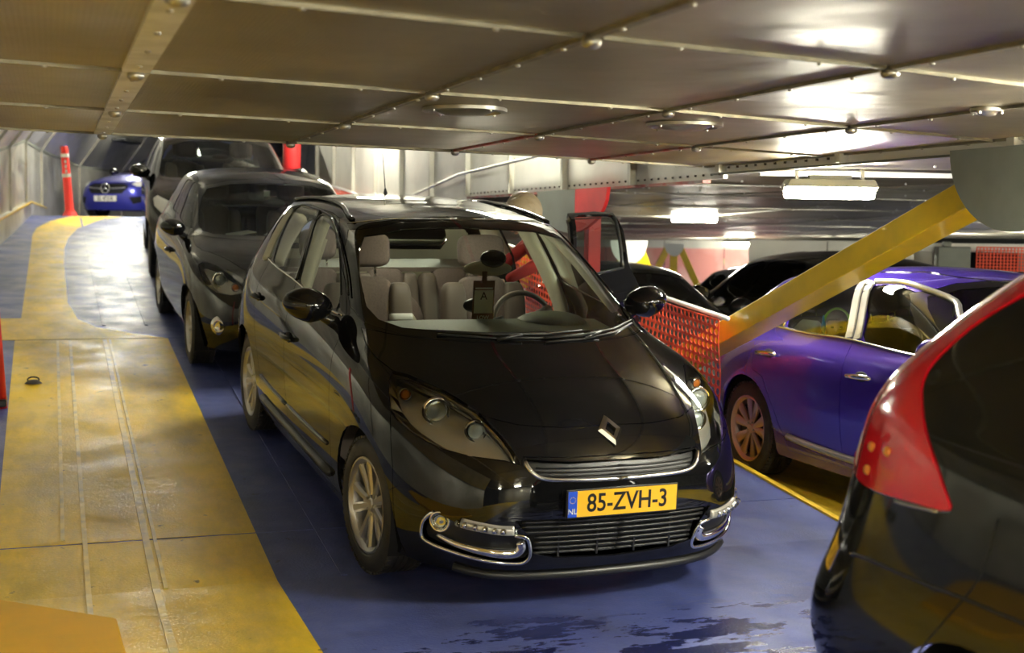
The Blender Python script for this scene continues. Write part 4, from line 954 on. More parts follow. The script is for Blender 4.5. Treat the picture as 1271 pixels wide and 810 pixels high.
P,n=B.at('front',(0,.558),1,.012); P=Vector((P.x,0,.556)); plate(main,P,(1,0,.04),'85-ZVH-3',(.52,.112))
for sg in (1,-1):
    FPs=[(abs(y),z) for x,y,z in FP]
    k=MB(); k.tube(B.line('front',[(.750,.470),(.775,.42),(.779,.366),(.770,.333),(.736,.317),(.672,.306),(.608,.297),(.527,.287),(.445,.283),(.408,.292),(.393,.325),(.405,.385),(.425,.410),(.47,.420)],sg,.001,4),.0085,8); k.build('fog_surround','chrome',main,True)
    k=MB(); L_=B.line('front',[(.74,.36),(.68,.340),(.60,.328),(.52,.322),(.455,.325),(.430,.355),(.440,.385)],sg,-.018,4); k.tube(L_,[.010+.014*min(1,i/12) for i in range(len(L_))],10); k.build('fog_panel_insert','chrome',main,True)
    p,n=B.at('front',(.735,.432),sg,-.012); R=Vector((1,0,0)).rotation_difference((n+Vector((.5,0,0))).normalized()).to_matrix()
    k=MB(); k.lathe([(0,.0),(.02,-.008),(.033,.0),(.042,.014),(.046,.010),(.05,-.02)],24,'x'); k.v=[tuple(R@Vector(v)+p) for v in k.v]; o=k.build('fog_lamp','chrome',main,True)
    k=MB(); k.ball((0,0,0),(.012,.040,.040),18,10); k.v=[tuple(R@Vector(v)+p+n*.006) for v in k.v]; k.build('fog_lens','lens',o,True)
    L_=B.line('front',[(.665,.452),(.60,.446),(.53,.440),(.475,.440)],sg,-.006,4); k=MB(); k.tube(L_,.024,8); o=k.build('daytime_lamp_housing','lamp_grey',main,True)
    for q in range(5): k=MB(); c=L_[1+q*2]+B.at('front',(.57,.445),sg)[1]*.020; k.ball(c,(.010,.016,.014),10,6); k.build('led_pod','chrome',o,True)
    k=MB(); k.tube(B.line('front',[(.675,.455),(.60,.450),(.53,.444),(.465,.444)],sg,.020,4),.014,8); k.build('daytime_lens','lens',o,True)
lamp_unit(B,main,'headlamp',(1,-1),[(.345,.665,.845,.048,'clear'),(.535,.550,.798,.037,'clear'),(.170,.755,.885,.022,'amber')],paint='lamp_grey',depth=.075)
for sg in (1,-1):
    lens=B.parts[('headlamp',sg)]
    k=MB(); k.tube([Vector(p)*1 for p in [Vector((a[0]-.03,a[1]*sg*-1 if 0 else sg*abs(a[1])*.985,a[2]-.035)) for a in HL[0:10]]],[.010,.016,.022,.024,.025,.025,.024,.020,.014,.008],8); k.build('lamp_brow','satin',lens,True)
# lower lip
k=MB(); L_=B.line('front',[(0,.215),(.3,.215),(.55,.22),(.66,.235)],1,.004); R_=B.line('front',[(0,.215),(.3,.215),(.55,.22),(.66,.235)],-1,.004); k.tube(R_[::-1]+L_[1:],.020,8); k.build('front_lip','trim',main,True)
# wipers, cowl, aerial
cw=lambda y,z,o=.02: B.at('front',(abs(y),z),1 if y>=0 else -1,o)[0]
for pts in ([( -.50,1.098),(-.25,1.098),(.0,1.10),(.22,1.106)],[(-.02,1.088),(.2,1.092),(.42,1.10),(.62,1.108)]):
    k=MB(); k.tube([cw(y,z,.016) for y,z in pts],[.006,.007,.007,.004],6); k.tube([cw(y,z-.006,.006) for y,z in pts],.006,6); k.tube([cw(pts[1][0],1.088,.006),cw(pts[1][0]*.5+pts[2][0]*.5,pts[2][1]-.006,.024)],[.012,.008],6); k.build('wiper','trim',main,True)
P,n=B.at('top',(-2.72,.01),1); k=MB(); k.tube([P,P+Vector((-.10,0,.26))],[.004,.002],6); k.tube([P+Vector((0,0,-.01)),P+Vector((-.01,0,.03))],[.018,.006],8); k.build('aerial','trim',main,True)
k=MB(); 
for sg in (1,-1): k.tube([tuple(p) for p in B.line('front',[(.05,1.553),(.25,1.548),(.45,1.535),(.62,1.50)],sg,.0015)],.0035,6)
k.build('roof_seam','satin',main,True)
# interior
k=MB(); k.box((-1.42,0,1.515),(.10,.16,.02)); k.build('added_cabin_lamp','cabin_fill',main,bevel=.004)  # two glowing boxes added under the roof to brighten the cabin
k=MB(); k.box((-2.35,0,1.535),(.10,.14,.02)); k.build('added_cabin_lamp','cabin_fill',main,bevel=.004)
dash(main,-.18,-.86,1.04,.66,bin_y=.36)
seat(main,-1.62,-.37,.60,.54,.50,band=1,rake=.22); seat(main,-1.62,.37,.60,.54,.50,rake=.22)
for y in (-.45,0,.45): seat(main,-2.45,y,.58,.44,.46,rake=.25,head=(y==-.45))
steering(main,-1.12,.37,.96,.185,.40)
k=MB(); k.box((-1.3,0,.52),(.9,.18,.25)); k.box((-1.25,0,.68),(.35,.14,.1)); k.build('centre_console','seat_side',main,bevel=.03)
k=MB(); k.box((-1.9,0,.30),(2.8,1.55,.06)); k.build('cabin_floor','seat_side',main)
for sg in (1,-1):
    k=MB(); L_=B.line('side',[(-1.63,.50),(-1.66,1.12),(-1.85,1.51)],sg,-.05); k.tube(L_,[.05]*len(L_),8); 
    L_=B.line('side',[(-2.5,1.15),(-2.52,1.3),(-2.47,1.47)],sg,-.05); k.tube(L_,.07,8); k.build('pillar_lining','beige',main,True)
    k=MB(); L_=B.line('side',[(-.72,1.13),(-1.1,1.345),(-1.4,1.46),(-1.9,1.53),(-2.5,1.50)],sg,-.035); k.tube(L_,.028,8); k.build('roof_side_lining','beige',main,True)
    if sg<0: k=MB(); k.tube([tuple(Vector(p)+Vector((0,.0,0))) for p in B.line('side',[(-1.78,1.40),(-1.68,1.1),(-1.62,.7)],sg,-.09)],.022,4); k.build('seat_belt','beige',main)
emit(B.s,B.P,B.N,B.T[(B.cls<0)&(B.P[B.T].mean(1)[:,2]>1.50)],'headlining','beige',main,(1,-1),off=-.035,gap=0,fl=0)
emit(B.s,B.P,B.N,B.T[(B.cls<0)&(B.P[B.T].mean(1)[:,0]<-2.9)],'tailgate_lining','beige',main,(1,-1),off=-.05,gap=0,fl=0)
k=MB(); k.box((-2.85,0,1.07),(.45,1.35,.03)); k.build('parcel_shelf','seat_side',main)
p=B.at('front',(0,1.44),1,-.10)[0]+Vector((-.02,.03,-.02)); k=MB(); k.ball(p+Vector((.03,0,-.01)),(.035,.14,.042),18,10); k.tube([p,p+Vector((.06,0,.06))],.014,6); o=k.build('rear_view_mirror','beige',main,True)
k=MB(); k.ball(p+Vector((.05,.02,.045)),(.045,.075,.05),16,10); k.build('sensor_housing','frit',main,True)
main_mirror=p
k=MB(); k.box((p.x+.07,p.y-.035,p.z-.055),(.004,.02,.09),m=0); k.box((p.x+.07,p.y-.035,p.z-.155),(.003,.125,.16),m=1); k.box((p.x+.0725,p.y-.035,p.z-.145),(.003,.105,.11),m=0)
W4=main.matrix_world if 0 else Matrix.Translation(main.location)@main.matrix_world.to_3x3().to_4x4()
# ---------------------------------------------------------------- the other cars
MS=B.s
UVo={r.get('n') or ('arch%d'%i):r['o'] for i,r in enumerate(regs)}
def std(names,over={}):
    o=[]
    for nm in names:
        src=[r for r in regs if r.get('n')==nm][0]; d={k:v for k,v in src.items() if k not in('p','c')}; d['o']=src['o']; d['sides']=(1,-1); d.update(over.get(nm,{}))
        if nm in over and 'p' in over[nm]: d.pop('o',None)
        o.append(d)
    return o
_ol=outline
def outline(s,poly,curve=0,step=.05,pre=None): return _ol(s,poly,curve,step)
def make_car(name,label,pose,W_,paint,wh,wb,tr,R,fg,rg,extra=(),glassm='tint',ku=.16,kv=.2,names=None,group=None,post=None,R_arch=None,inside=True,interior=True,net=None,lining='beige',hz=None):
    root=car_root(name,label,*pose,group=group)
    net=net or warp(MAIN_NET,**W_); ra=R_arch or R+.045
    rl=[dict(n=None,p=arch(0,ra,.19,R)),dict(n=None,p=arch(-wb,ra,.19,R))]+list(extra)
    nm=names or ['windscreen','windscreen_border','rear_window']
    rl+=std(nm,{'windscreen':dict(m='screen' if glassm!='dim' else 'dim'),'rear_window':dict(m='dim')})
    if fg: rl+=[dict(n='front_side_glass',m=glassm,p=[('side',fg)],c=3,split=1,off=-.004,g=0,fl=0)]
    if rg: rl+=[dict(n='rear_side_glass',m=glassm,p=[('side',rg)],c=3,split=1,off=-.004,g=0,fl=0)]
    rl+=std(['front_door','rear_door','bonnet'],{k:dict(m=paint) for k in ('front_door','rear_door','bonnet')})
    for r in rl: 
        if 'o' not in r: r['o']=None
    b=Body(net,rl,root,paint,ku,kv)
    underbody(root,.35,-wb-.4,tr-.02); wheels(root,wh,-wb,tr,R,liner=ra)
    if interior:
        zb=float(np.interp(1.10,[a for a,_ in W_['zl']],[c for _,c in W_['zl']]))
        ws=b.at('front',(0,zb+.04))[0].x
        dash(root,ws-.08,ws-.62,zb-.07,.62)
        for y in (-.36,.36): seat(root,ws-1.42,y,zb-.50,.48,.58,rake=.22)
        for y in (-.38,.38): seat(root,ws-2.2,y,zb-.48,.46,.54,rake=.25)
        steering(root,ws-.92,.36,zb-.15,.18,.4)
        p=b.at('front',(0,zb+.32),1,-.09)[0]; k=MB(); k.ball(p,(.03,.11,.035),14,8); k.build('rear_view_mirror','trim',root,True)
        k=MB(); k.box((-wb/2-.3,0,.30),(wb,1.4,.05)); k.build('cabin_floor','seat_side',root)
    return root,b
_oB=Body.__init__
def _nB(b,net,rl,*a,**kw):
    # outlines already known from the first car are reused on the other skins
    global outline
    known={id(r):r.get('o') for r in rl}
    it=iter(rl); base=_ol
    cur=list(rl); idx=[0]
    def pick(s,poly,curve=0,step=.05):
        r=cur[idx[0]]; idx[0]+=1
        return known[id(r)] if known[id(r)] is not None else base(s,poly,curve,step)
    for r in rl: r.setdefault('p',None)
    outline=pick
    _oB(b,net,rl,*a,**kw); outline=base
Body.__init__=_nB
w15=wheel_proto(.30,.185,.205,'y5','alloy'); w16=wheel_proto(.316,.205,.218,'blade5','bronze'); w17=wheel_proto(.325,.215,.222,'twin5','alloy')
# --- second car in the ramp lane
SW=dict(xl=[(.9,.80),(0,0),(-2.7,-2.45),(-3.5,-3.02)],xu=[(.66,.60),(.3,.12),(-.10,-.33),(-1.0,-.98),(-1.9,-1.7),(-3.02,-2.62),(-3.5,-2.98)],zl=[(.2,.2),(.62,.60),(.75,.72),(.89,.86),(1.03,.955),(1.115,1.0),(1.51,1.385),(1.61,1.495)],yl=.935,yu=.94)
SL=[(.782,.822),(.750,.845),(.721,.850),(.646,.826),(.571,.776),(.482,.684),(.594,.651),(.694,.655),(.754,.695),(.775,.755)]
sw,SB=make_car('hatchback_car','small black hatchback directly behind the black people carrier',(1.856,10.793,-88.7,.5177,.1047),SW,'black',w15,2.45,.74,.30,
  [(-1.43,1.352),(-1.30,1.358),(-1.18,1.345),(-.958,1.215),(-.80,1.09),(-.72,1.02),(-.90,1.025),(-1.12,1.045),(-1.30,1.068),(-1.36,1.18)],[(-1.78,1.352),(-1.60,1.365),(-1.50,1.363),(-1.44,1.22),(-1.37,1.085),(-1.55,1.078),(-1.75,1.078),(-1.86,1.10),(-1.83,1.22)],
  extra=[dict(n='headlamp',m='lens',p=[('front',SL)],split=1,g=.001,fl=0),dict(n='front_grille',m='trim',p=[('front',[(0,.66),(.3,.66),(.40,.62),(.36,.42),(.28,.34),(0,.33)])],off=-.02,g=0,fl=-.02)])
lamp_unit(SB,sw,'headlamp',(1,-1),[(.41,.645,.735,.045,'clear'),(.56,.55,.70,.026,'amber')],paint='lamp_grey',depth=.06)
for sg in (1,-1):
    p,n=SB.at('front',(.674,.403),sg,.0); k=MB(); R_=Vector((1,0,0)).rotation_difference((n+Vector((.6,0,0))).normalized()).to_matrix(); k.lathe([(0,.004),(.03,0),(.04,.01),(.046,.014),(.055,.004),(.075,-.01)],20,'x'); k.v=[tuple(R_@Vector(v)+p) for v in k.v]; k.build('fog_lamp','chrome',sw,True)
handle(SB,sw,-1.18,.78,.17); mirror(sw,-.70,.765,.955,'black',.85,out=.22)
k=MB(); p=SB.at('top',(-1.5,.01))[0]; k.tube([p+Vector((-.9,0,-.02)),p+Vector((-1.05,0,.20))],[.004,.002],5); k.build('aerial','trim',sw)
k=MB(); 
for a,c,w in (((-.78,-.30,.975),.3,.22),((-.70,.0,.985),-.4,.2),((-.72,.30,.985),.2,.16)): k.box(a,(.16,w,.006),Matrix.Rotation(c,3,'Z')@Matrix.Rotation(.12,3,'X'))
tag(k.build('loose_papers',['white'],sw),None); 
k=MB(); p=SB.at('front',(.0,1.33),1,-.02)[0]; k.box(p+Vector((-.01,-.06,.0)),(.01,.05,.05)); k.build('screen_sticker','white',sw)
# --- third and fourth in the ramp lane
V3=dict(xl=[(.9,.88),(0,0),(-2.7,-2.72),(-3.5,-3.50)],xu=[(.66,.62),(-.10,-.18),(-1.0,-.98),(-1.9,-1.9),(-3.02,-3.1),(-3.5,-3.48)],zl=[(.2,.22),(.62,.66),(.92,.98),(1.03,1.08),(1.115,1.14),(1.51,1.54),(1.61,1.69)],yl=.985,yu=1.03)
FG2=[(-1.75,1.49),(-1.5,1.48),(-1.28,1.40),(-1.02,1.25),(-.88,1.14),(-1.10,1.13),(-1.58,1.16)];RG2=[(-2.5,1.49),(-2.2,1.51),(-1.84,1.50),(-1.67,1.16),(-2.0,1.17),(-2.40,1.20)]
VL=[(.83,.93),(.78,.965),(.66,.92),(.56,.84),(.50,.77),(.62,.75),(.74,.78),(.82,.85)]
van,VB=make_car('minivan_car','tall dark people carrier, third in the row on the ramp',(1.93,15.75,-92.5,(15.75-HY)*TR,.1047),V3,'dark_grey',w17,2.72,.765,.325,FG2,RG2,
  extra=[dict(n='headlamp',m='white',p=[('front',VL)],split=1,g=.002,fl=0)]); mirror(van,-.82,.83,1.10,'black',1.0)
FB=dict(V3); 
v4,V4B=make_car('estate_car','black car at the back of the row, mostly hidden by the tall one',(2.95,21.2,-93,(21.2-HY)*TR,.1047),FB,'black',w17,2.72,.765,.325,FG2,RG2,interior=False,
  extra=[dict(n='headlamp',m='white',p=[('front',VL)],split=1,g=.002,fl=0)])
# --- blue hatchback on the upper level
MC=dict(xl=[(.9,.84),(0,0),(-2.7,-2.73),(-3.5,-3.55)],xu=[(.66,.66),(.3,.25),(-.10,-.30),(-1.0,-1.2),(-1.9,-1.85),(-3.02,-3.0),(-3.5,-3.4)],zl=[(.2,.17),(.62,.58),(.75,.70),(.92,.80),(1.03,.90),(1.115,.96),(1.51,1.30),(1.61,1.42)],yl=.97,yu=.95)
ML=[(.80,.735),(.76,.775),(.66,.78),(.54,.735),(.50,.69),(.60,.64),(.72,.65)]
mc,MCB=make_car('blue_hatchback','shiny blue hatchback parked across the top of the ramp',(1.50,27.95,-127,1.779,0),MC,'navy_paint',w17,2.73,.76,.325,FG2 and [(-1.75,1.28),(-1.5,1.28),(-1.28,1.22),(-1.0,1.08),(-.9,1.0),(-1.6,1.0)],[(-2.5,1.26),(-2.2,1.29),(-1.84,1.29),(-1.67,1.0),(-2.0,1.0),(-2.40,1.02)],
  extra=[dict(n='headlamp',m='white',p=[('front',ML)],split=1,g=.002,fl=0),dict(n='front_grille',m='dark',p=[('front',[(0,.70),(.33,.70),(.46,.66),(.43,.58),(.36,.50),(0,.49)])],off=-.02,g=0,fl=-.02),
         dict(n='air_intake',m='dark',p=[('front',[(.50,.42),(.72,.45),(.70,.33),(.56,.29)])],split=1,off=-.02,g=0,fl=-.02)])
mirror(mc,-.80,.80,.93,'black')
p,n=MCB.at('front',(0,.595),1,.02); k=MB(); k.tube([p+Vector((.01,.098*math.cos(a),.098*math.sin(a))) for a in np.linspace(0,6.2832,25)[:-1]],.010,6,closed=True)
for a in (math.pi/2,math.pi/2+2.094,math.pi/2+4.189): k.bar(p+Vector((.012,0,0)),p+Vector((.012,.092*math.cos(a),.092*math.sin(a))),.014,.012,(1,0,0))
k.build('star_badge','chrome',mc,True)
for sg in (1,-1): k=MB(); k.tube(MCB.line('front',[(.10,.595),(.25,.60),(.42,.615)],sg,-.002),.016,8); k.build('grille_bar','chrome',mc,True)
P,n=MCB.at('front',(0,.40),1,.02); plate(mc,P,(1,0,0),'EL 47218',(.52,.11),'w',None)
# --- violet car in the right lane
IO=dict(xl=[(.9,.88),(0,0),(-2.7,-2.70),(-3.5,-3.58)],xu=[(.66,.6),(.3,.1),(-.10,-.30),(-1.0,-1.15),(-1.9,-1.75),(-3.02,-3.0),(-3.5,-3.62)],zl=[(.2,.19),(.62,.60),(.75,.72),(.89,.82),(1.03,.92),(1.115,.965),(1.51,1.32),(1.61,1.435)],yl=.985,yu=.985)
IFG=[(-1.640,1.315),(-1.424,1.318),(-1.175,1.25),(-.995,1.155),(-.80,1.02),(-.74,.975),(-.95,.962),(-1.25,.985),(-1.49,1.0),(-1.57,1.15)]
IRG=[(-2.40,1.205),(-2.25,1.262),(-2.077,1.291),(-1.76,1.318),(-1.70,1.20),(-1.625,1.005),(-1.85,1.004),(-2.09,1.008),(-2.33,1.022),(-2.37,1.10)]
IRQ=[(-2.69,1.050),(-2.64,1.105),(-2.55,1.155),(-2.43,1.198),(-2.405,1.10),(-2.37,1.026),(-2.55,1.035)]
IDF=[(-.50,.25),(-.50,.60),(-.55,.85),(-.62,.93),(-.75,.985),(-1.0,1.17),(-1.3,1.315),(-1.5,1.345),(-1.705,1.345),(-1.65,1.15),(-1.60,1.0),(-1.585,.79),(-1.58,.49),(-1.56,.25)]
IDR=[(-1.56,.25),(-1.58,.49),(-1.585,.79),(-1.60,1.0),(-1.65,1.15),(-1.705,1.345),(-2.1,1.325),(-2.35,1.262),(-2.60,1.16),(-2.64,1.03),(-2.62,.90),(-2.60,.73),(-2.46,.69),(-2.33,.50),(-2.22,.33),(-2.19,.25)]
_std=std
def std(names,over={}):
    o=_std(names,over)
    if STD_DOORS:
        for d in o:
            if d['n'] in STD_DOORS: d['p']=[('side',STD_DOORS[d['n']])]; d['o']=None
    return o
STD_DOORS={'front_door':IDF,'rear_door':IDR}
io,IB=make_car('violet_car','violet-blue hatchback with silver window frames in the right lane',(5.2615,4.938,-89.82,0,0),IO,'blue_paint',w16,2.70,.775,.316,IFG,IRG,ku=.1,kv=.13,
  extra=[dict(n='rear_quarter_glass',m='tint',p=[('side',IRQ)],c=3,split=1,off=-.004,g=0,fl=0)])
STD_DOORS=None
M['silver_frame']=mat('silver_window_frame',(.42,.42,.40),.3,.6)
for sg in (1,-1):
    def strip(nm,pts,r,mt,off=.002): k=MB(); k.tube(IB.line('side',pts,sg,off),r,8); k.build(nm,mt,io,True)
    strip('window_trim',[(-.62,.955),(-.95,.955),(-1.6,.995),(-2.1,1.0),(-2.60,1.028),(-2.72,1.055)],.009,'satin')
    strip('window_trim',[(-2.72,1.05),(-2.66,1.12),(-2.45,1.215),(-2.1,1.31),(-1.7,1.338)],.010,'silver_frame')
    strip('window_frame',[(-1.66,1.338),(-1.42,1.336),(-1.16,1.27),(-.98,1.175),(-.78,1.04),(-.62,.96)],.020,'silver_frame')
    strip('quarter_bar',[(-2.375,1.02),(-2.41,1.20)],.008,'satin')
    k=MB()
    for dx,w in ((-.045,.05),(.035,.05)):
        pts=IB.line('side',[(-1.60+dx,1.005),(-1.66+dx,1.17),(-1.715+dx,1.335)],sg,.004)
        for a,b_ in zip(pts[:-1],pts[1:]): k.bar(a,b_,.075,.010,(0,1,0))
    k.build('pillar_cover','silver_frame',io)
    strip('sill_moulding',[(-.55,.31),(-1.5,.315),(-2.15,.345)],.022,'silver_frame',.012)
    strip('roof_seam',[(-1.15,1.36),(-1.5,1.395),(-2.2,1.375)],.006,'black',.0)
    for hx,hz in ((-1.394,.80),(-2.414,.842)):
        p,n=IB.at('side',(hx,hz),sg); L=.115; k=MB(); k.tube([p+n*.004+Vector((L,0,0)),p+n*.032+Vector((L*.8,0,.004)),p+n*.036,p+n*.032+Vector((-L*.8,0,-.004)),p+n*.004+Vector((-L,0,0))],[.012,.015,.017,.015,.012],8); k.build('door_handle','chrome',io,True)
        k=MB(); k.ball(p+n*-.004,(.075,.010,.035),14,8); k.build('handle_recess','dark',io,True)
mirror(io,-.66,.82,.93,'blue_paint')
# --- dark estate close to the camera at the right
XC=dict(xl=[(.9,.87),(0,0),(-2.7,-2.77),(-3.5,-3.78)],xu=[(.66,.63),(-.10,-.15),(-1.0,-1.1),(-1.9,-1.9),(-3.02,-3.38),(-3.5,-3.78)],zl=[(.2,.25),(.62,.66),(.92,.98),(1.03,1.12),(1.115,1.19),(1.51,1.60),(1.61,1.70)],yl=1.02,yu=1.02)
XN=[[(x+float(np.interp(z,[.3,.5,.62,.72,.9,1.05,1.2,1.35,1.5,1.7],[-.15,-.15,-.11,.0,.02,.0,.05,.14,.22,.3]))*min(1,max(0,(-x-2.6)/.7)),y,z) for x,y,z in r] for r in warp(MAIN_NET,**XC)]
TL=[(-2.889,.920,.980),(-3.042,.907,.968),(-3.222,.880,.958),(-3.355,.843,.960),(-3.44,.76,.985),(-3.49,.68,1.05),(-3.47,.67,1.12),(-3.42,.65,1.21),(-3.33,.62,1.31),(-3.19,.60,1.42),(-3.05,.60,1.50),(-2.86,.64,1.545),(-2.80,.69,1.52),(-2.913,.709,1.475),(-3.039,.730,1.405),(-3.115,.761,1.335),(-3.150,.791,1.275),(-3.110,.836,1.201),(-3.026,.879,1.124),(-2.929,.908,1.038)]
RV=[(-3.40,.80,.985),(-3.47,.71,1.01),(-3.49,.66,1.06),(-3.46,.68,1.15),(-3.445,.735,1.16),(-3.435,.785,1.09)]
xc,XB=make_car('dark_estate_car','rear corner of a dark car with a tall red tail lamp, cropped at the right',(2.85,-.45,-90,0,0),XC,'black2',w17,2.77,.80,.325,[(-1.75,1.56),(-1.5,1.55),(-1.28,1.47),(-1.0,1.32),(-.9,1.21),(-1.6,1.22)],[(-2.5,1.55),(-2.2,1.57),(-1.84,1.57),(-1.67,1.22),(-2.0,1.22),(-2.45,1.26)],ku=.1,kv=.12,net=XN,
  extra=[dict(n='reversing_lamp',m='white',p=[('3d',RV)],c=2,split=1,off=.002,g=0,fl=0),dict(n='tail_lamp',m='red_lens',p=[('3d',TL)],c=3,split=1,g=.003,fl=.02,off=.004)])
for sg in (1,-1):
    tl=XB.parts[('tail_lamp',sg)]
    k=MB(); pts=[(-3.0,.885,1.10),(-3.06,.85,1.19),(-3.10,.80,1.28),(-3.06,.755,1.37),(-2.97,.72,1.44)]
    k.tube([Vector((a-.05,sg*(b_-.02+.012),c)) for a,b_,c in pts],.0,4) if 0 else None
    q=[XB.at('side',(a,c),sg,.006)[0] for a,b_,c in ((-3.30,0,1.06),(-3.20,0,1.065),(-3.30,0,1.00))]
    for c in q: k.ball(c,(.016,.006,.014),10,6)
    k.build('amber_bulb_glint','amber',tl,True)  # amber beads on the lens stand in for glints of the bulbs
    k=MB(); k.tube(XB.line('side',[(-2.93,.972),(-3.06,.960),(-3.12,.957)],sg,.004),.006,6); k.build('lamp_edge','satin',tl,True)
    k=MB(); k.tube(XB.line('side',[(-2.72,1.0),(-2.76,.86),(-2.88,.72),(-2.98,.60),(-3.0,.45)],sg,-.001),.003,6); k.build('bumper_seam','dark',xc,True)
    k=MB(); k.tube(XB.line('side',[(-2.4,.80),(-2.9,.80),(-3.2,.79),(-3.33,.775)],sg,-.004),.007,8); k.build('bumper_ledge','black2',xc,True)
# --- parked cars in the distance of the right lanes
def back(name,label,pose,Wd,paint,fg,rg,**kw): return make_car(name,label,pose,Wd,paint,w17,2.7,.76,.32,fg,rg,ku=.2,kv=.25,**kw)
sd,_b1=back('saloon_car','grey-green saloon right behind the violet car, seen over the net',(5.25,10.15,-90,dz(10.6),0),MC,'green_grey',[(-1.75,1.28),(-1.5,1.28),(-1.28,1.22),(-1.0,1.08),(-.9,1.0),(-1.6,1.0)],[(-2.5,1.26),(-2.2,1.29),(-1.84,1.29),(-1.67,1.0),(-2.0,1.0),(-2.40,1.02)]); mirror(sd,-.80,.80,.93,'trim')
sd2,_b2=back('saloon_car','dark red-brown saloon roof behind the grey-green saloon',(5.3,15.6,-90,dz(16),0),MC,'dark_grey',None,None,interior=False)
suv,_b3=back('suv_car','black tall car with tinted side windows behind the yellow strut',(7.62,13.55,90,dz(13)-.02,0),V3,'black',[(-1.75,1.54),(-1.5,1.53),(-1.28,1.45),(-1.02,1.29),(-.88,1.18),(-1.10,1.17),(-1.58,1.20)],[(-2.5,1.53),(-2.2,1.55),(-1.84,1.54),(-1.67,1.20),(-2.0,1.21),(-2.40,1.24)],glassm='dim'); mirror(suv,-.82,.83,1.12,'black')
bk,_b4=back('black_car','small black car beyond the tall black one, left of it',(10.05,18.9,90,dz(20),0),SW,'black',[(-1.43,1.34),(-1.18,1.34),(-.958,1.21),(-.72,1.02),(-1.30,1.06)],[(-1.78,1.34),(-1.50,1.35),(-1.37,1.075),(-1.75,1.07)],glassm='dim'); mirror(bk,-.72,.77,.95,'black')
far,_b5=back('red_brown_car','far dark car roof beside the open car door, nearest the yellow legs',(7.6,23.5,-90,dz(24),0),SW,'dark_grey',None,None,interior=False)
# ---------------------------------------------------------------- things in the main car
R4=Matrix.Rotation(math.radians(-86.76),4,'Z')@Matrix.Rotation(.1047,4,'Y'); MW=Matrix.Translation((2.229,5.964,.0101))@R4
def mc_empty(name,loc,label,cat,rot=None,group=None):
    t=bpy.data.objects.new(name,None); C.objects.link(t); t.matrix_world=MW@Matrix.Translation(loc)@(rot or Matrix.Identity(4)); return tag(t,label,cat,group)
p=main_mirror
t=mc_empty('parking_tag',(p.x+.075,p.y-.035,p.z-.05),'brown and cream paper tag marked A and LOW hanging from the windscreen mirror','paper tag')
M['tag_brown']=mat('brown_card',(.20,.10,.05),.7); M['tag_cream']=mat('cream_card',(.85,.85,.72),.7)
k=MB(); k.box((0,0,-.13),(.002,.125,.22)); k.box((0,0,.0),(.002,.03,.06)); k.build('card','tag_brown',t)
k=MB(); k.box((.002,0,-.135),(.002,.108,.125)); k.build('label_panel','tag_cream',t)
FR=frame((.0035,0,0),(0,1,0),(0,0,1),(1,0,0))
text('letter_a','A',.06,'ink',FR@Matrix.Translation((0,-.105,0)),t); text('low_text','LOW',.030,'tag_cream',FR@Matrix.Translation((0,-.222,-.002)),t)
k=MB(); k.box((.002,0,-.062),(.002,.1,.008)); k.build('print_line','tag_cream',t)
t=mc_empty('phone_holder',(-.98,.04,1.02),'black phone holder on the dashboard, left of the steering wheel','phone holder')
k=MB(); k.ball((0,-.03,.075),(.035,.07,.04),16,10); k.build('cup','trim',t,True); k=MB(); k.tube([(0,0,.05),(.03,.02,0),(.03,.05,-.06)],.014,8); k.box((.02,.09,-.02),(.02,.10,.05),Matrix.Rotation(.3,3,'X')); k.build('arm','trim',t,True)
t=mc_empty('child_seat',(-2.05,-.12,.62),'beige child seat between the front seats of the black car','child seat')
k=MB(); k.ball((0,0,.18),(.16,.20,.22),18,12); k.build('shell','seat',t,True); k=MB(); k.ball((.08,0,.14),(.12,.15,.18),18,12); k.build('cushion','beige',t,True)
k=MB()
for y in (-.07,.07): k.tube([(.19,y,.0),(.205,y*.8,.14),(.13,y*.7,.34)],.014,6)
k.build('harness','red_plastic',t,True)
t=mc_empty('white_box',(-1.05,.0,.90),'small white device on the dashboard beside the phone holder','box')
k=MB(); k.box((0,-.0,.0),(.08,.12,.10)); k.build('case','white',t,bevel=.01)
# ---------------------------------------------------------------- people
M['skin']=mat('skin',(.62,.36,.26),.5,noise=(20,.3,(.56,.30,.22))); M['hair']=mat('ash_blond_hair',(.50,.40,.25),.5,bump=(60,.5,.01)); M['jacket']=mat('navy_jacket',(.025,.035,.09),.8)
M['plaid']=mat('red_plaid_shirt',(.45,.03,.03),.8); M['jeans']=mat('dark_trousers',(.03,.035,.05),.85,noise=(30,.5,(.05,.055,.08)))
M['cyan']=mat('blue_headphones',(.02,.30,.60),.35); M['lime']=mat('lime_band',(.30,.75,.05),.4); M['shirt']=mat('pale_shirt',(.60,.60,.55),.8); M['brown_hair']=mat('brown_hair',(.05,.028,.015),.6)
def skin_body(name,joints,edges,mt,parent,sub=2,root=0):
    me=bpy.data.meshes.new(name); me.from_pydata([j[0] for j in joints],edges,[]); o=bpy.data.objects.new(name,me); C.objects.link(o); o.parent=parent
    s=o.modifiers.new('skin','SKIN'); s.use_smooth_shade=True
    if not me.skin_vertices: me.skin_vertices.new()
    sv=me.skin_vertices[0].data
    for i,j in enumerate(joints):
        r=j[1]; sv[i].radius=(r,r) if isinstance(r,(int,float)) else r; sv[i].use_root=(i==root)
    u=o.modifiers.new('sub','SUBSURF'); u.levels=sub; u.render_levels=sub
    dg=bpy.context.evaluated_depsgraph_get(); m2=bpy.data.meshes.new_from_object(o.evaluated_get(dg)); o.modifiers.clear(); o.data=m2; m2.name=name; m2.materials.clear(); m2.materials.append(M[mt]); m2.shade_smooth()
    return o
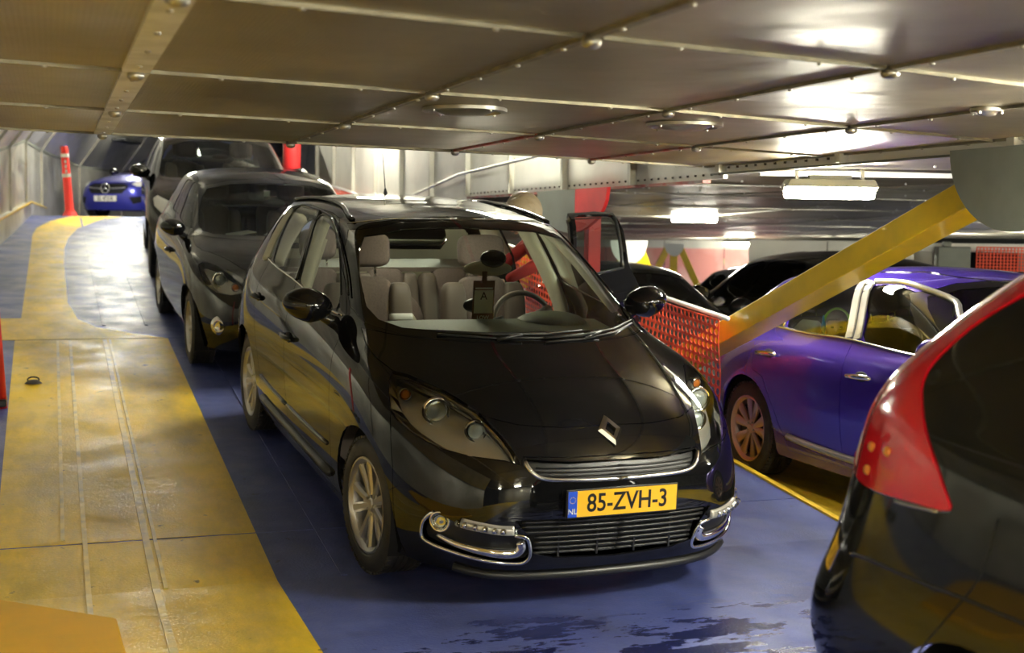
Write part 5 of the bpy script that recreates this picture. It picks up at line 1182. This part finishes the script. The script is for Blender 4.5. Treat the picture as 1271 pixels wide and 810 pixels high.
def head(parent,c,R_,sc=1.,hair='hair',hm=None,name='head'):
    """c = centre of the skull, R_ = 3x3 rotation, face looks along +x"""
    k=MB(); k.ball((0,0,0),1,28,20); P=[]
    for v in k.v:
        x,y,z=v; w=.076*(1-.18*max(0,-z)); X=x*.098; Y=y*w; Z=z*.118
        if z<-.1 and x<.2: X*=1-.35*min(1,(-z-.1)); 
        if x>.5: X-=.012*(x-.5)*2; 
        if x>.6 and -.75<z<-.45: X+=.006
        X-=.010*math.exp(-((abs(y)-.42)**2/.02+(z-.06)**2/.02))*(x>0)
        X+=.020*math.exp(-(y*y/.012+(z+.18)**2/.03))*(x>0)
        P.append((X,Y,Z))
    k.v=P
    def fin(mb): mb.v=[tuple(R_@(Vector(v)*sc)+Vector(c)) for v in mb.v]; return mb
    h=fin(k).build(name,'skin',parent,True)
    k=MB(); k.ball((.098,0,-.02),(.014,.012,.020),10,8); k.ball((.088,0,-.060),(.010,.024,.006),10,6)
    for s_ in (-1,1): k.ball((.0,s_*.077,-.012),(.020,.008,.030),10,8)
    fin(k).build('nose_mouth_ears','skin',h,True)
    k=MB()
    for s_ in (-1,1): k.ball((.083,s_*.031,.008),(.009,.012,.008),10,8)
    fin(k).build('eyes','ink',h,True)
    k=MB(); k.ball((-.012,0,.022),(.104,.086,.112),26,18); 
    k.v=[(x-.010 if x>.05 and z<.06 else x,y,z if not(x>.045 and z<.07) else z+.0) for x,y,z in k.v]
    k.v=[((x if z>.05 or x<.03 else .03),y,z) for x,y,z in k.v]
    hr=fin(k).build('hair',hair,h,True)
    return h,hr,fin
def hand(parent,wrist,dirv,palm_n,sc=1.,curl=.5,side=1,mt='skin'):
    d=Vector(dirv).normalized(); n=Vector(palm_n); n=(n-d*n.dot(d)).normalized(); s_=d.cross(n)*side; w=Vector(wrist)
    o=skin_body('hand',[(tuple(w),.022*sc),(tuple(w+d*.045*sc),(.034*sc,.018*sc)),(tuple(w+d*.085*sc),(.036*sc,.016*sc))],[(0,1),(1,2)],mt,parent,1)
    for i,(L,off) in enumerate(((.070,-.028),(.080,-.009),(.074,.010),(.058,.028))):
        b=w+d*.085*sc+s_*off*sc; a1=curl*.6;a2=curl*1.5
        p1=b+(d*math.cos(a1)+n*math.sin(a1))*L*.5*sc; p2=p1+(d*math.cos(a2)+n*math.sin(a2))*L*.35*sc; p3=p2+(d*math.cos(a2*1.3)+n*math.sin(a2*1.3))*L*.25*sc
        skin_body('finger',[(tuple(b-d*.02*sc),.0095*sc),(tuple(p1),.0088*sc),(tuple(p2),.008*sc),(tuple(p3),.0065*sc)],[(0,1),(1,2),(2,3)],mt,o,1)
    b=w+d*.03*sc-s_*.024*sc; p1=b-s_*.028*sc+d*.022*sc+n*.006; p2=p1+d*.030*sc-s_*.006*sc+n*.010
    skin_body('thumb',[(tuple(b),.012*sc),(tuple(p1),.0105*sc),(tuple(p2),.008*sc)],[(0,1),(1,2)],mt,o,1)
    return o
# adult bending in at the open rear door (built in the car's own axes, y = car's left)
def person_adult():
    t=mc_empty('person',(-2.25,1.22,-.02),'blond person in a navy and red plaid top leaning into the open rear door','person')
    ft=0.02
    J=[((-.02,.02,.92),(.15,.12)),((.0,-.06,1.10),(.14,.11)),((.02,-.20,1.24),(.15,.11)),((.03,-.30,1.36),(.12,.10)),
       ((.20,-.24,1.34),.062),((.24,-.40,1.20),.045),((.22,-.60,1.10),.034),
       ((-.15,-.24,1.34),.062),((-.20,-.38,1.20),.045),((-.10,-.56,1.10),.034)]
    torso=skin_body('plaid_top',J,[(0,1),(1,2),(2,3),(2,4),(4,5),(5,6),(2,7),(7,8),(8,9)],'plaid',t,2)
    V=[((-.02,.03,.90),(.165,.135)),((.0,-.055,1.10),(.155,.125)),((.02,-.19,1.25),(.165,.125)),((.03,-.27,1.34),(.10,.09)),((.20,-.22,1.33),.074),((.235,-.34,1.27),.062),((-.15,-.22,1.33),.074),((-.19,-.33,1.27),.062)]
    skin_body('navy_jacket',V,[(0,1),(1,2),(2,3),(2,4),(4,5),(2,6),(6,7)],'jacket',t,2)
    L=[((-.02,.02,.90),(.15,.12)),((.10,.03,.80),.095),((.12,.0,.47),.065),((.12,.06,.10),.045),((-.12,.05,.80),.095),((-.14,.06,.47),.065),((-.15,.12,.10),.045)]
    skin_body('trousers',L,[(0,1),(1,2),(2,3),(0,4),(4,5),(5,6)],'jeans',t,2)
    for x,y in ((.12,.04),(-.15,.10)):
        k=MB(); k.ball((x,y-.05,.045+ft),(.045,.13,.045),16,10); k.build('shoe','trim',t,True)
    skin_body('neck',[((.03,-.30,1.36),.055),((.035,-.38,1.46),.05)],[(0,1)],'skin',t,1)
    R_=(Matrix.Rotation(math.radians(-90),3,'Z')@Matrix.Rotation(.75,3,'Y'))
    h,hr,fin=head(t,(.035,-.44,1.49),R_,1.0)
    k=MB(); k.ball((0,0,0),1,36,40,rot=Matrix.Rotation(math.pi/2,3,'Y')); P=[]
    for v in k.v:
        th=math.acos(max(-1,min(1,v[0]))); f=1+.035*math.sin(th*15+2.0*math.atan2(v[1],v[2]))
        P.append((v[0]*.118*f,v[1]*.125*f,v[2]*.135*f))
    k.v=[(x-.015,y-.40,z+1.52) for x,y,z in P]; k.build('hair_crown','hair',h,True)
    hand(torso,(.22,-.60,1.10),(.0,-1,-.25),(0,-.2,-1),1.,.6); hand(torso,(-.10,-.56,1.10),(.15,-1,-.2),(0,-.2,-1),1.,.6,-1)
    return t
person_adult()
# child in the violet car with headphones
IW=Matrix.Translation((5.2615,4.938,0))@Matrix.Rotation(math.radians(-89.82),4,'Z')
t=bpy.data.objects.new('person',None); C.objects.link(t); t.matrix_world=IW@Matrix.Translation((-2.05,-.55,.50)); tag(t,'child with blue and green headphones at the rear window of the violet car','person')
tor=skin_body('shirt',[((-.10,0,.06),(.12,.10)),((-.13,0,.22),(.12,.09)),((-.14,0,.36),(.10,.08)),((-.13,.12,.36),.045),((-.04,.15,.22),.035),((.10,.12,.14),.028),((-.13,-.12,.36),.045),((-.04,-.15,.22),.035),((.10,-.12,.14),.028)],[(0,1),(1,2),(2,3),(3,4),(4,5),(2,6),(6,7),(7,8)],'shirt',t,2)
skin_body('trousers',[((-.10,0,.06),(.12,.09)),((.16,.09,.08),.065),((.34,.10,.06),.05),((.38,.10,-.22),.04),((.16,-.09,.08),.065),((.34,-.10,.06),.05),((.38,-.10,-.22),.04)],[(0,1),(1,2),(2,3),(0,4),(4,5),(5,6)],'jeans',t,2)
skin_body('neck',[((-.14,0,.36),.04),((-.13,0,.45),.036)],[(0,1)],'skin',t,1)
Rc=Matrix.Rotation(math.radians(-35),3,'Z'); h,hr,fin=head(t,(-.12,0,.525),Rc,.88,'brown_hair')
hand(tor,(.10,-.12,.14),(1,0,-.2),(0,0,-1),.7,.5); hand(tor,(.10,.12,.14),(1,0,-.2),(0,0,-1),.7,.5,-1)
k=MB(); k.tube([(-.005,.098*math.cos(a),.0+.135*math.sin(a)) for a in np.linspace(0,math.pi,15)],.013,8); 
o=fin(k); t2=bpy.data.objects.new('headphones',None); C.objects.link(t2); t2.matrix_world=t.matrix_world.copy() if 0 else IW@Matrix.Translation((-2.05,-.55,.50)); tag(t2,'blue headphones with a lime green band on the child in the violet car','headphones')
k.build('band','lime',t2,True)
for s_ in (-1,1): k=MB(); k.ball((-.005,s_*.092,.0),(.042,.022,.048),16,10); k.ball((-.005,s_*.095,.045),(.018,.012,.045),12,8); fin(k).build('ear_cup','cyan',t2,True)
# pale pillow built in place of a passenger's arm at the quarter window
t=bpy.data.objects.new('cuddly_toy',None); C.objects.link(t); t.matrix_world=IW@Matrix.Translation((-2.40,-.62,.92)); tag(t,'pale curved pillow at the rear side window left of the child','pillow')
k=MB(); k.tube([(-.16,0,-.10),(-.13,0,.02),(-.05,.02,.09),(.06,.03,.10)],[.04,.055,.055,.04],14); k.build('pillow','tag_cream',t,True)
t.name='neck_pillow'

# ---------------------------------------------------------------- split meshes whose pieces stand apart
def split_loose(o,mx=24):
    me=o.data; n=len(me.vertices)
    if n>2600 or n<8: return
    par=list(range(n))
    def fd(a):
        while par[a]!=a: par[a]=par[par[a]]; a=par[a]
        return a
    for e in me.edges:
        a,b=fd(e.vertices[0]),fd(e.vertices[1])
        if a!=b: par[a]=b
    comp={}
    for i in range(n): comp.setdefault(fd(i),[]).append(i)
    if len(comp)<2 or len(comp)>mx: return
    co=[v.co for v in me.vertices]; L=[]
    for c in comp.values(): L.append([set(c),[min(co[i][k] for i in c)-.002 for k in range(3)],[max(co[i][k] for i in c)+.002 for k in range(3)]])
    ch=True
    while ch:                      # pieces that touch stay together
        ch=False
        for i in range(len(L)):
            for j in range(i+1,len(L)):
                if all(L[i][1][k]<=L[j][2][k] and L[j][1][k]<=L[i][2][k] for k in range(3)):
                    L[i]=[L[i][0]|L[j][0],[min(a,b) for a,b in zip(L[i][1],L[j][1])],[max(a,b) for a,b in zip(L[i][2],L[j][2])]]; L.pop(j); ch=True; break
            if ch: break
    if len(L)<2: return
    sm_=[p.use_smooth for p in me.polygons]; polys=[(tuple(p.vertices),p.material_index) for p in me.polygons]
    for q,(S,_,_) in enumerate(L):
        idx=sorted(S); m={v:i for i,v in enumerate(idx)}; F=[(tuple(m[v] for v in f),mi) for f,mi in polys if f[0] in m]
        m2=bpy.data.meshes.new(me.name); m2.from_pydata([co[i] for i in idx],[],[f for f,_ in F]); m2.update()
        for mt_ in me.materials: m2.materials.append(mt_)
        m2.polygons.foreach_set('material_index',[mi for _,mi in F])
        if sm_ and sm_[0]: m2.shade_smooth()
        if q==0: first=m2
        else: k=o.copy(); k.data=m2; C.objects.link(k)
    o.data=first
SKIP={'brake_disc','wheel','tyre','hub_cap','seat','headrest','plate_characters','country_letters','low_text','letter_a','door_mirror','body_shell','bonnet','front_bumper','windscreen','hair','hair_crown','net','weld_ridge'}
for o in list(C.objects):
    if o.type=='MESH' and o.parent and not o.get('kind') and not o.children and o.data.users==1 and o.name.split('.')[0] not in SKIP: split_loose(o)
